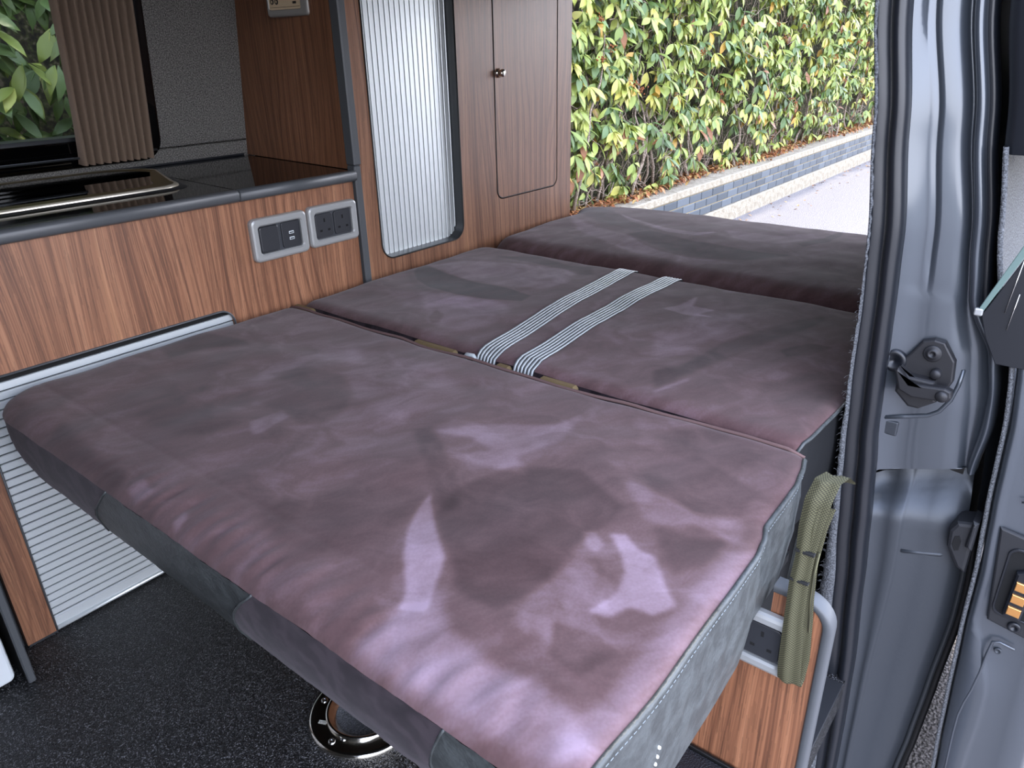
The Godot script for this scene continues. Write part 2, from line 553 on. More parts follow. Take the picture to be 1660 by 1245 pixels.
	grain(th, null, 0.0, 1.2, noise_tex(noise(0.05, FastNoiseLite.TYPE_SIMPLEX_SMOOTH, 4, 62), 512, 0.0, [[0.3, Color(0.10, 0.10, 0.06)], [0.5, Color(0.22, 0.20, 0.14)], [0.62, Color(0.24, 0.28, 0.12)], [0.75, Color(0.40, 0.36, 0.30)]]))
	var twig := mat("bark", Color(0.66, 0.60, 0.54), 0.9)
	grain(twig, null, 0.0, 5.0, noise_tex(noise(0.05, FastNoiseLite.TYPE_SIMPLEX_SMOOTH, 3, 61), 256, 0.0, [[0.3, Color(0.55, 0.52, 0.5)], [0.7, Color(1, 1, 1)]]))
	# webbing
	mat("belt_web", Color(0.27, 0.275, 0.28), 0.6)
	mat("belt_rib", Color(0.66, 0.68, 0.68), 0.42)
	mat("binding", Color(0.42, 0.35, 0.23), 0.8)
	var kh := mat("khaki", Color(1, 1, 1), 0.85)
	kh.albedo_texture = weave(Color(0.365, 0.355, 0.25), Color(0.15, 0.145, 0.085))
	mat("black_thread", Color(0.05, 0.05, 0.05), 0.8)
	mat("thread", Color(0.44, 0.47, 0.48), 0.7)
	mat("chalk", Color(0.8, 0.8, 0.78), 0.9)
	var gl := mat("pane", Color(0.03, 0.04, 0.04, 0.3), 0.02)
	gl.metallic_specular = 0.12
	gl.transparency = BaseMaterial3D.TRANSPARENCY_ALPHA
	mat("pale_glass", Color(0.38, 0.46, 0.44), 0.3)
	mat("tinted", Color(0.012, 0.016, 0.022), 0.04)
	mat("icon", Color(0.06, 0.05, 0.045), 0.6)
	mat("seed", Color(0.48, 0.27, 0.13), 0.9)

# woven tape: UV u across (0..1), v along in widths
func weave(a: Color, b: Color) -> ImageTexture:
	var w := 64
	var data := PackedByteArray()
	for y in w:
		for x in w:
			var k := 0.5 + 0.5 * sin(TAU * x / 8.0 + (PI if (y / 4) % 2 else 0.0))
			k *= 0.55 + 0.45 * absf(sin(PI * y / 4.0))
			var c := b.lerp(a, clampf(k * 1.15, 0, 1))
			data.append_array([int(c.r * 255), int(c.g * 255), int(c.b * 255)])
	return rgb_image(w, w, data)

# safety vinyl: a seamless field of small bumps (normal map) and a sprinkle of pale grit (colour)
func pebbles() -> Array:
	var n := 512
	var r := RandomNumberGenerator.new()
	r.seed = 99
	var a := PackedFloat32Array()
	a.resize(n * n)
	for i in n * n: a[i] = r.randf()
	for pass_ in 2:
		var b := a.duplicate()
		for y in n:
			var o := y * n
			for x in n:
				b[o + x] = (a[o + x] * 2.0 + a[o + (x + 1) % n] + a[o + (x + n - 1) % n] + a[((y + 1) % n) * n + x] + a[((y + n - 1) % n) * n + x]) / 6.0
		a = b
	var img := Image.create(n, n, false, Image.FORMAT_RGB8)
	var col := PackedByteArray()
	col.resize(n * n * 3)
	for i in n * n:
		var h := clampf((a[i] - 0.5) * 3.2 + 0.5, 0.0, 1.0)
		img.set_pixel(i % n, i / n, Color(h, h, h))
		var c := 19.0 + 12.0 * h
		if h > 0.93: c = 120.0
		elif h > 0.84: c = 62.0
		col[3 * i] = int(c)
		col[3 * i + 1] = int(c)
		col[3 * i + 2] = int(c * 1.03)
	img.bump_map_to_normal_map(3.0)
	return [ImageTexture.create_from_image(img), rgb_image(n, n, col)]

func _ready() -> void:
	rng.seed = 20240607
	# ---- camera
	var cam := Camera3D.new()
	cam.name = "camera"
	cam.fov = 55.18
	cam.near = 0.02
	cam.far = 200.0
	cam.transform = Transform3D(Basis(Vector3(0.622699, -0.020997, 0.782180), Vector3(0.334957, 0.910568, -0.242219), Vector3(-0.707142, 0.412826, 0.574043)), Vector3(0, 1.0295, 1.42))
	add_child(cam)
	cam.current = true
	# ---- sky, exposure
	var sky_m := ProceduralSkyMaterial.new()
	sky_m.sky_top_color = Color(0.67, 0.715, 0.825)
	sky_m.sky_horizon_color = Color(0.90, 0.905, 0.93)
	sky_m.sky_curve = 0.25
	sky_m.ground_horizon_color = Color(0.7, 0.7, 0.7)
	sky_m.ground_bottom_color = Color(0.5, 0.5, 0.5)
	sky_m.sky_energy_multiplier = 2.4
	var sky := Sky.new()
	sky.sky_material = sky_m
	var env := Environment.new()
	env.background_mode = Environment.BG_SKY
	env.sky = sky
	env.tonemap_mode = Environment.TONE_MAPPER_LINEAR
	env.tonemap_exposure = 1.5
	env.sdfgi_enabled = true
	env.ssao_enabled = true
	env.ssil_enabled = true
	var we := WorldEnvironment.new()
	we.name = "environment"
	we.environment = env
	add_child(we)
	# ---- sun, high and hazy, from the rear of the van
	var sun := DirectionalLight3D.new()
	sun.name = "sun"
	sun.light_color = Color(1.0, 0.96, 0.88)
	sun.light_energy = 1.4
	sun.light_angular_distance = 2.0
	sun.shadow_enabled = true
	sun.look_at_from_position(Vector3(7.0, 10.0, -0.6), Vector3.ZERO)
	add_child(sun)

	materials()
	room_shell()
	kitchen()
	wardrobe()
	bed()
	bed_base()
	pillar()
	sliding_door()
	outside()

# ------------------------------------------------------------------ the van's shell
const LEAN := 0.144
func wall_frame() -> Transform3D:   # the leaning upper wall behind the kitchen: x along the van, y up the wall, z into the van
	return Transform3D(Basis(Vector3.RIGHT, LEAN), Vector3(0, 0.77, -0.505))

func room_shell() -> void:
	struct("floor", bx(-1.7, -0.06, -0.56, 2.34, 0.0, 1.262), M.floor_vinyl)
	struct("trim_1", bx(0.81, 0.0, 1.14, 1.10, 0.004, 1.262, 0.001), M.rubber_matt)
	var roof := mb()
	box(roof, Vector3(-1.7, 1.34, -0.56), Vector3(2.36, 1.42, 1.16))
	struct("ceiling", roof, M.felt)
	# far side: upright below the worktop, leaning above with one window
	var st := mb()
	box(st, Vector3(-1.7, -0.06, -0.56), Vector3(2.36, 0.775, -0.515))
	var t := wall_frame()
	box(st, Vector3(-1.7, 0.0, -0.045), Vector3(2.36, 0.055, 0.0), 0.0, t)
	box(st, Vector3(-1.7, 0.5, -0.045), Vector3(2.36, 0.66, 0.0), 0.0, t)
	box(st, Vector3(-1.7, 0.05, -0.045), Vector3(0.02, 0.5, 0.0), 0.0, t)
	box(st, Vector3(0.945, 0.05, -0.045), Vector3(2.36, 0.5, 0.0), 0.0, t)
	struct("wall_back", st, M.felt)
	var w := thing("window_1", "", "", Vector3(0.5, 0.8, -0.5))
	w.set_meta("kind", "structure")
	var f := mb()
	frame(f, rrect(0.0, 0.03, 0.965, 0.52, 0.05), rrect(0.045, 0.092, 0.93, 0.485, 0.03), -0.05, 0.014, 0.006, t)
	obj("window_frame", f, M.gloss_black, w)
	var f2 := mb()
	frame(f2, rrect(0.04, 0.088, 0.935, 0.49, 0.035), rrect(0.052, 0.1, 0.923, 0.478, 0.025), -0.02, 0.005, 0.002, t)
	obj("inner_bezel", f2, M.edging_dark, w)
	var p := mb()
	box(p, Vector3(0.03, 0.08, -0.034), Vector3(0.94, 0.49, -0.03), 0.0, t)
	obj("pane", p, M.pane, w)
	var rail := mb()
	box(rail, Vector3(0.0, 0.04, 0.012), Vector3(0.74, 0.052, 0.03), 0.004, t)
	obj("sill_rail", rail, M.gloss_black, w)
	# cab end: solid below, windscreen above
	struct("wall_left", bx(-1.72, -0.06, -0.56, -1.66, 1.36, 1.26), M.felt)
	# near side ahead of the sliding door
	var nf := mb()
	box(nf, Vector3(-1.7, -0.06, 1.2), Vector3(-0.32, 0.7, 1.26))
	box(nf, Vector3(-1.7, 0.7, 1.12), Vector3(-0.32, 1.38, 1.2))
	struct("wall_front", nf, M.felt)
	# near side behind the sliding door: lining inside, leaning in with height
	var lining := mb(true)
	var rows := []
	for y in [-0.06, 0.2, 0.41, 0.6, 0.78, 0.93, 1.08, 1.36]:
		var z: float = curve_table(LIN_Z, y)
		rows.append(PackedVector3Array([Vector3(2.34, y, z + 0.004), Vector3(1.6, y, z + 0.004), Vector3(1.13, y, z + 0.004)]))
	loft(lining, rows, false, true)
	struct("wall_near", lining, M.felt)
	# frame of the tailgate opening
	var tg := mb()
	box(tg, Vector3(2.3, 1.24, -0.5), Vector3(2.36, 1.36, 1.15))
	box(tg, Vector3(2.28, -0.3, -0.56), Vector3(2.36, 0.0, 1.3))
	box(tg, Vector3(2.26, 0.0, 1.06), Vector3(2.36, 0.75, 1.3))
	box(tg, Vector3(2.26, 0.7, 1.02), Vector3(2.36, 1.3, 1.19))
	struct("wall_right", tg, M.paint_matt)
	# raised tailgate over the opening, above the picture
	var lid := thing("tailgate", "raised tailgate of the van held open above the rear opening", "tailgate", Vector3(2.4, 1.38, 0.35))
	var lt := Transform3D(Basis(Vector3(0, 0, 1), 0.06), Vector3(2.36, 1.39, 0.35))
	var lb := mb()
	box(lb, Vector3(0, 0, -0.75), Vector3(1.1, 0.05, 0.75), 0.02, lt)
	obj("lid", lb, M.paint_matt, lid)

# z of the near wall's inner lining, of the seal and of the jamb by height
const LIN_Z := [[-0.45, 1.235], [-0.25, 1.22], [0.0, 1.203], [0.2, 1.192], [0.31, 1.189], [0.413, 1.184], [0.491, 1.179], [0.602, 1.176], [0.672, 1.175], [0.781, 1.171], [0.932, 1.153], [1.078, 1.131], [1.36, 1.075]]
const SEAL_L := [[-0.45, 1.252], [-0.244, 1.243], [-0.158, 1.239], [0.002, 1.227], [0.195, 1.212], [0.304, 1.2], [0.406, 1.192], [0.485, 1.186], [0.596, 1.179], [0.667, 1.177], [0.777, 1.169], [0.93, 1.151], [1.079, 1.128], [1.36, 1.072]]
const SEAL_R := [[-0.45, 1.282], [-0.239, 1.276], [-0.152, 1.274], [0.011, 1.268], [0.201, 1.254], [0.311, 1.245], [0.412, 1.236], [0.488, 1.227], [0.599, 1.221], [0.669, 1.217], [0.778, 1.21], [0.93, 1.189], [1.077, 1.166], [1.36, 1.11]]
const GROOVE := [[0.6, 1.25], [0.698, 1.246], [0.776, 1.24], [0.929, 1.216], [1.077, 1.185], [1.36, 1.12]]
const FACE_R := [[0.38, 1.346], [0.426, 1.344], [0.514, 1.333], [0.609, 1.317], [0.65, 1.303], [0.681, 1.295], [0.779, 1.281], [0.929, 1.251], [1.076, 1.22], [1.36, 1.155]]
const RIDGE_L := [[0.38, 1.353], [0.438, 1.352], [0.505, 1.356], [0.555, 1.354], [0.628, 1.339], [0.66, 1.318], [0.69, 1.301], [0.782, 1.286], [0.93, 1.259], [1.075, 1.229], [1.36, 1.165]]
const RIDGE_R := [[0.38, 1.362], [0.442, 1.361], [0.509, 1.368], [0.557, 1.364], [0.63, 1.351], [0.66, 1.332], [0.69, 1.314], [0.784, 1.3], [0.931, 1.272], [1.074, 1.242], [1.36, 1.178]]
const LOW_C := [[-0.45, 1.295], [-0.258, 1.291], [-0.17, 1.289], [-0.002, 1.287], [0.201, 1.29], [0.355, 1.284], [0.42, 1.28]]
const LOW_O := [[-0.45, 1.345], [-0.233, 1.361], [-0.138, 1.368], [-0.01, 1.374], [0.148, 1.382], [0.225, 1.38], [0.352, 1.367], [0.412, 1.359]]

# ------------------------------------------------------------------ kitchen
func socket_frame(node: Node3D, t: Transform3D, w: float, h: float, m_frame: Material) -> void:
	var f := mb()
	frame(f, rrect(-w / 2, -h / 2, w / 2, h / 2, 0.012), rrect(-w / 2 + 0.017, -h / 2 + 0.017, w / 2 - 0.017, h / 2 - 0.017, 0.006), 0.0, 0.013, 0.006, t)
	obj("frame", f, m_frame, node)
	var b := mb()
	slab(b, rrect(-w / 2 + 0.016, -h / 2 + 0.016, w / 2 - 0.016, h / 2 - 0.016, 0.006), 0.001, 0.005, 0.0, t)
	obj("back_plate", b, M.grey_plastic_light, node)

func outlet(node: Node3D, t: Transform3D, cx: float, w: float, h: float) -> void:
	var s := mb()
	slab(s, rrect(cx - w / 2, -h / 2, cx + w / 2, h / 2, 0.007), 0.004, 0.0085, 0.0012, t)
	var o := obj("outlet", s, M.grey_plastic, node)
	for p in [[0.0, 0.012, 0.004, 0.0085], [-0.0115, -0.011, 0.0065, 0.0045], [0.0115, -0.011, 0.0065, 0.0045]]:
		var e := mb()
		box(e, Vector3(cx + p[0] - p[2] / 2, p[1] - p[3] / 2, 0.0078), Vector3(cx + p[0] + p[2] / 2, p[1] + p[3] / 2, 0.0089), 0.0, t)
		obj("pin_hole", e, M.void, o)

func kitchen() -> void:
	# --- carcass with the horizontal tambour door
	var k := thing("kitchen_cabinet", "long walnut kitchen cabinet with a silver horizontal tambour shutter, beneath the black worktop", "cabinet", Vector3(0.7, 0, -0.2))
	var fp := mb()
	var x0 := 0.304
	var x1 := 0.80
	var yt := 0.537
	box(fp, Vector3(0.252, 0.004, -0.018), Vector3(x0, yt + 0.002, 0.0))
	box(fp, Vector3(0.252, yt, -0.018), Vector3(1.163, 0.756, 0.0))
	box(fp, Vector3(x1, 0.004, -0.018), Vector3(1.163, yt, 0.0))
	var c := PackedVector2Array()   # rounded upper corner of the opening
	for i in 9:
		var a := PI / 2 * i / 8.0
		c.append(Vector2(x1 - 0.032 + 0.032 * cos(a), yt - 0.032 + 0.032 * sin(a)))
	for i in 8:
		var a0 := c[i]
		var a1 := c[i + 1]
		for z in [0.0]:
			T(fp, Vector3(x1, yt, z), Vector3(a1.x, a1.y, z), Vector3(a0.x, a0.y, z))
		Q(fp, Vector3(a0.x, a0.y, 0), Vector3(a1.x, a1.y, 0), Vector3(a1.x, a1.y, -0.018), Vector3(a0.x, a0.y, -0.018))
	obj("front_panel", fp, M.walnut, k)
	var inside := mb()
	box(inside, Vector3(0.256, 0.004, -0.5), Vector3(1.163, 0.754, -0.03))
	obj("carcass", inside, M.void, k)
	var foot := mb()
	box(foot, Vector3(0.2535, 0.0, -0.019), Vector3(0.3055, 0.0045, 0.0012), 0.0008)
	obj("foot_edging", foot, M.edging_dark, k)
	var lip := mb(true)
	var lp := PackedVector3Array([Vector3(x0 + 0.001, 0.006, 0.001), Vector3(x0 + 0.001, yt - 0.002, 0.001)])
	tube(lip, lp, 0.002)
	lp = PackedVector3Array([Vector3(x0, yt, 0.001), Vector3(x1 - 0.032, yt, 0.001)])
	for i in range(8, -1, -1): lp.append(Vector3(c[i].x, c[i].y, 0.001))
	lp.append(Vector3(x1, 0.3, 0.001))
	tube(lip, lp, 0.0022)
	obj("opening_trim", lip, M.edging, k)
	var sh := mb()
	box(sh, Vector3(x0, 0.004, -0.022), Vector3(x1, yt, -0.0125))
	var shutter := obj("tambour_shutter", sh, M.void, k)
	var pitch := 0.0163
	var slat := bx(0, 0, 0, x1 - x0, pitch - 0.0026, 0.007, 0.0012)
	slat.generate_normals()
	var slat_mesh := slat.commit()
	for i in 30:
		put("slat", slat_mesh, M.slat_lower, shutter, Transform3D(Basis.IDENTITY, Vector3(x0, 0.036 + i * pitch, -0.014)))
	obj("bottom_bar", bx(x0, 0.008, -0.014, x1, 0.034, -0.004, 0.003), M.slat_lower, shutter)
	var fl := mb(true)
	tube(fl, PackedVector3Array([Vector3(x0, 0.0075, -0.004), Vector3(x1, 0.0075, -0.004)]), 0.005, 0.005, 8)
	obj("floor_rail", fl, M.slat, shutter)

	# --- worktop in two lengths
	var names := [["gloss black worktop section under the sink, with a grey rounded front edge", 0.16, 0.8505, 0.885],
		["gloss black worktop section right of the sink, against the dark walnut end panel", 0.8535, 1.164, 1.21]]
	for i in 2:
		var e: Array = names[i]
		var wt := thing("worktop", e[0], "worktop", Vector3((e[1] + e[2]) / 2, 0.755, -0.25), "worktop sections")
		var s := mb()
		var xa: float = e[1]
		var xb: float = e[2]
		var ba: float = xa if i == 0 else 0.888
		var bb: float = e[3]
		var top := 0.7795
		Q(s, Vector3(xa, top, 0.004), Vector3(xb, top, 0.004), Vector3(bb, top, -0.507), Vector3(ba, top, -0.507))
		Q(s, Vector3(xa, 0.757, 0.004), Vector3(ba, 0.757, -0.507), Vector3(bb, 0.757, -0.507), Vector3(xb, 0.757, 0.004))
		Q(s, Vector3(xb, 0.757, 0.004), Vector3(bb, 0.757, -0.507), Vector3(bb, top, -0.507), Vector3(xb, top, 0.004))
		Q(s, Vector3(xa, 0.757, 0.004), Vector3(xa, top, 0.004), Vector3(ba, top, -0.507), Vector3(ba, 0.757, -0.507))
		Q(s, Vector3(xa, 0.757, -0.0), Vector3(xb, 0.757, -0.0), Vector3(xb, top, 0.0), Vector3(xa, top, 0.0))
		obj("top_panel", s, M.gloss_black, wt)
		var ed := mb(true)
		var ra := PackedVector3Array()
		var rb := PackedVector3Array()
		for q in [[0.004, 0.7805], [0.012, 0.7803], [0.0172, 0.778], [0.0195, 0.773], [0.0195, 0.763], [0.0172, 0.7585], [0.012, 0.756], [0.0, 0.7558]]:
			ra.append(Vector3(xa + 0.0005, q[1], q[0]))
			rb.append(Vector3(xb - 0.0005, q[1], q[0]))
		loft(ed, [ra, rb], false, true)
		cap(ed, ra)
		cap(ed, rb, true)
		obj("front_edging", ed, M.edging, wt)
	# --- sink with glass lid set flush in a steel rim
	var sk := thing("sink", "inset sink under a black glass lid with a polished steel rim, in the worktop", "sink", Vector3(0.5, 0.78, -0.3))
	var outl := func(d: float) -> PackedVector2Array:
		var p := PackedVector2Array()
		for i in 8: p.append(Vector2(0.815 - 0.055 + d + 0.055 * sin(PI / 2 * i / 7.0), -0.122 - 0.055 + d * 0.9 + 0.055 * cos(PI / 2 * i / 7.0)))
		for i in 10: p.append(Vector2(0.875 - 0.11 + d + 0.11 * cos(PI / 2 * i / 9.0) + 0.012 * (1.0 - i / 9.0), -0.49 + 0.10 - d - 0.10 * sin(PI / 2 * i / 9.0)))
		p.append(Vector2(0.22, -0.49 - d))
		p.append(Vector2(0.22, -0.122 + d * 0.9))
		return p
	var loops := []
	for q in [[0.0045, 0.7795], [0.0045, 0.7855], [0.0025, 0.788], [-0.0005, 0.789], [-0.003, 0.788]]:
		var r := PackedVector3Array()
		for v in outl.call(q[0]): r.append(Vector3(v.x, q[1], v.y))
		loops.append(r)
	var rim := mb(true)
	loft(rim, loops, true, true)
	obj("rim", rim, M.rim_steel, sk)
	var gasket := mb()
	var g0 := PackedVector3Array()
	var g1 := PackedVector3Array()
	for v in outl.call(0.017): g0.append(Vector3(v.x, 0.78, v.y))
	for v in outl.call(0.005): g1.append(Vector3(v.x, 0.7835, v.y))
	loft(gasket, [g0, g1], true, true)
	obj("gasket", gasket, M.rubber, sk)
	var flange := mb()
	var fa := PackedVector3Array()
	var fb := PackedVector3Array()
	var oi: PackedVector2Array = outl.call(-0.003)
	var oo: PackedVector2Array = outl.call(-0.020)
	for i in oi.size():
		fa.append(Vector3(oi[i].x, 0.788, oi[i].y))
		fb.append(Vector3(oo[i].x - 0.003, 0.7865, oo[i].y - (0.03 if oo[i].y > -0.2 else 0.0)))
	loft(flange, [fa, fb], true, true)
	obj("flange", flange, M.bronze_steel, sk)
	var glass := mb()
	cap(glass, fb, true)
	obj("glass_lid", glass, M.glass_black, sk)
	# small back upstand
	var up := mb()
	box(up, Vector3(0.2, 0.779, -0.512), Vector3(1.205, 0.7865, -0.502), 0.002)
	tag(obj("worktop_seal", up, M.rubber), "thin black sealing strip where the worktop meets the felt wall", "sealing strip")

	# --- end panel closing the recess to the right, dark walnut
	var ep := mb()
	var A := [Vector3(1.168, 0.781, -0.021), Vector3(1.214, 0.781, -0.503), Vector3(1.214, 1.335, -0.43), Vector3(1.168, 1.335, -0.021)]
	var off := Vector3(0.016, 0, 0.0)
	Q(ep, A[0], A[3], A[2], A[1])
	Q(ep, A[1] + off, A[2] + off, A[3] + off, A[0] + off)
	for i in 4: Q(ep, A[i], A[(i + 1) % 4], A[(i + 1) % 4] + off, A[i] + off)
	tag(obj("end_panel", ep, M.walnut_shade), "tall dark walnut side panel rising from the right end of the worktop", "panel")
	# --- control panel on it
	var cp := thing("control_panel", "beige electrical control panel with black icons in a silver frame, on the dark walnut panel", "control panel", Vector3(1.18, 1.12, -0.18))
	var yaw := atan2(0.048, 0.505)
	var bas := Basis(Vector3.UP, yaw) * Basis(Vector3(0, 0, 1), Vector3(0, 1, 0), Vector3(-1, 0, 0))
	var ct := Transform3D(bas, Vector3(1.166 + 0.0951 * 0.172 - 0.0012, 1.157, -0.172))
	var cf := mb()
	frame(cf, rrect(-0.069, -0.044, 0.069, 0.05, 0.008), rrect(-0.058, -0.028, 0.045, 0.042, 0.003), 0.0, 0.016, 0.005, ct)
	obj("frame", cf, M.panel_frame, cp)
	var cfc := mb()
	slab(cfc, rrect(-0.06, -0.03, 0.047, 0.044, 0.003), 0.002, 0.0145, 0.0, ct)
	var face := obj("face", cfc, M.panel_face, cp)
	for q in [[-0.048, -0.012], [-0.033, -0.0125], [-0.048, 0.007], [-0.033, 0.0065], [-0.048, 0.026], [-0.033, 0.026]]:
		var ic := mb(true)
		lathe(ic, [[0.0, 0.0153], [0.0055, 0.0153], [0.006, 0.0145]], Transform3D(ct.basis, ct * Vector3(q[0], q[1], 0)), 16)
		var disc := obj("button_icon", ic, M.icon, face)
		var gly := mb()
		box(gly, Vector3(q[0] - 0.001, q[1] - 0.003, 0.0152), Vector3(q[0] + 0.001, q[1] + 0.003, 0.0156), 0.0, ct)
		box(gly, Vector3(q[0] - 0.0026, q[1] - 0.0008, 0.0152), Vector3(q[0] + 0.0026, q[1] + 0.0008, 0.0156), 0.0, ct)
		tag(obj("glyph", gly, M.panel_face, face), "", "")
	for j in 5:
		var led := mb()
		var ly := -0.016 + j * 0.0115
		box(led, Vector3(0.021, ly - 0.0025, 0.0142), Vector3(0.033, ly + 0.0025, 0.0153), 0.0005, ct)
		obj("indicator_bar", led, M.icon, face)
	var line := mb()
	box(line, Vector3(-0.056, -0.0246, 0.0142), Vector3(0.043, -0.0238, 0.0149), 0.0, ct)
	obj("border_line", line, M.icon, face)

	# --- overhead locker above the worktop, above the picture
	var ol := thing("overhead_locker", "walnut overhead locker fixed under the roof above the worktop", "locker", Vector3(0.6, 1.2, -0.28))
	obj("body", bx(-0.6, 1.215, -0.34, 1.16, 1.338, -0.13), M.walnut, ol)
	for i in 2:
		var ld := obj("door", bx(-0.57 + i * 0.86, 1.23, -0.13, 0.27 + i * 0.86, 1.33, -0.115, 0.003), M.walnut, ol)
		var lk := mb(true)
		lathe(lk, [[0.011, 0.0], [0.011, 0.006], [0.007, 0.016], [0.0, 0.016]], facing_z(-0.15 + i * 0.86, 1.255, -0.115), 18)
		obj("knob", lk, M.chrome, ld)
	# --- two double sockets below the worktop
	var s1 := thing("switch_plate", "silver framed plate with a blank switch and two charging ports, left of the double socket", "switch plate", Vector3(0.94, 0.667, 0.0))
	var t1 := facing_z(0.940, 0.667, 0.0)
	socket_frame(s1, t1, 0.144, 0.094, M.silver_plastic)
	var sw := mb()
	slab(sw, rrect(-0.053, -0.028, -0.004, 0.028, 0.006), 0.004, 0.011, 0.003, t1)
	obj("switch_rocker", sw, M.grey_plastic, s1)
	var us := mb()
	slab(us, rrect(0.004, -0.028, 0.053, 0.028, 0.006), 0.004, 0.0085, 0.0012, t1)
	var usb := obj("charging_module", us, M.grey_plastic, s1)
	for y in [-0.009, 0.004]:
		var u := mb()
		box(u, Vector3(0.022, y - 0.003, 0.0078), Vector3(0.035, y + 0.003, 0.0092), 0.0005, t1)
		var port := obj("charging_port", u, M.white_enamel, usb)
		var u2 := mb()
		box(u2, Vector3(0.0235, y - 0.0014, 0.0088), Vector3(0.0335, y + 0.001, 0.0094), 0.0, t1)
		obj("port_tongue", u2, M.void, usb)
	var s2 := thing("double_socket", "silver framed double power socket under the worktop beside the upright grey edging", "socket", Vector3(1.088, 0.668, 0.0))
	var t2 := facing_z(1.088, 0.669, 0.0)
	socket_frame(s2, t2, 0.142, 0.094, M.silver_plastic)
	outlet(s2, t2, -0.0265, 0.049, 0.054)
	outlet(s2, t2, 0.0265, 0.049, 0.054)

	# --- fridge unit at the left border
	var fu := thing("fridge_housing", "dark grey upright side panel between the white fridge and the walnut post", "panel", Vector3(0.22, 0, -0.2))
	obj("side_panel", bx(0.2175, 0.0, -0.5, 0.2265, 0.755, 0.094), M.black, fu)
	obj("front_edging", bx(0.2155, 0.0, 0.092, 0.2285, 0.756, 0.101, 0.002), M.edging, fu)
	obj("back_filler", bx(0.2265, 0.0, -0.5, 0.2515, 0.755, -0.02), M.edging_dark, fu)
	var fr := thing("fridge", "small fridge with a white framed grey door, standing on the black floor at far left", "fridge", Vector3(0.0, 0, -0.1))
	obj("cabinet", bx(-0.28, 0.004, -0.48, 0.2, 0.72, 0.06, 0.004), M.grey_plastic, fr)
	var ft := facing_z(-0.04, 0.365, 0.06)
	var df := mb()
	frame(df, rrect(-0.24, -0.357, 0.245, 0.357, 0.012), rrect(-0.213, -0.33, 0.219, 0.33, 0.008), 0.0, 0.02, 0.006, ft)
	var door := obj("door_frame", df, M.white_enamel, fr)
	var dp := mb()
	slab(dp, rrect(-0.216, -0.333, 0.222, 0.333, 0.008), 0.002, 0.014, 0.0, ft)
	obj("door_panel", dp, M.fridge_grey, fr)

	# --- pleated curtain at the right of the window
	var cu := thing("curtain", "brown pleated curtain drawn to the right side of the window", "curtain", Vector3(0.84, 0.82, -0.46))
	var cm := mb(true)
	var rows := []
	for i in 16:
		var y := 0.045 + 0.45 * i / 15.0
		var row := PackedVector3Array()
		for j in 121:
			var u := j / 120.0
			var ph := TAU * 10.0 * u + 0.5 * sin(i * 0.25 + u * 9.0)
			row.append(wall_frame() * Vector3(0.752 + 0.176 * u, y, 0.026 + 0.026 * sqrt(absf(sin(ph * 0.5)))))
		rows.append(row)
	loft(cm, rows)
	obj("cloth", cm, M.curtain_cloth, cu)
	var rd := mb(true)
	tube(rd, PackedVector3Array([wall_frame() * Vector3(0.02, 0.06, 0.034), wall_frame() * Vector3(0.94, 0.06, 0.034)]), 0.003)
	obj("lower_wire", rd, M.edging_dark, cu)
	var rd2 := mb(true)
	tube(rd2, PackedVector3Array([wall_frame() * Vector3(0.02, 0.492, 0.034), wall_frame() * Vector3(0.94, 0.492, 0.034)]), 0.005)
	obj("upper_rail", rd2, M.edging_dark, cu)

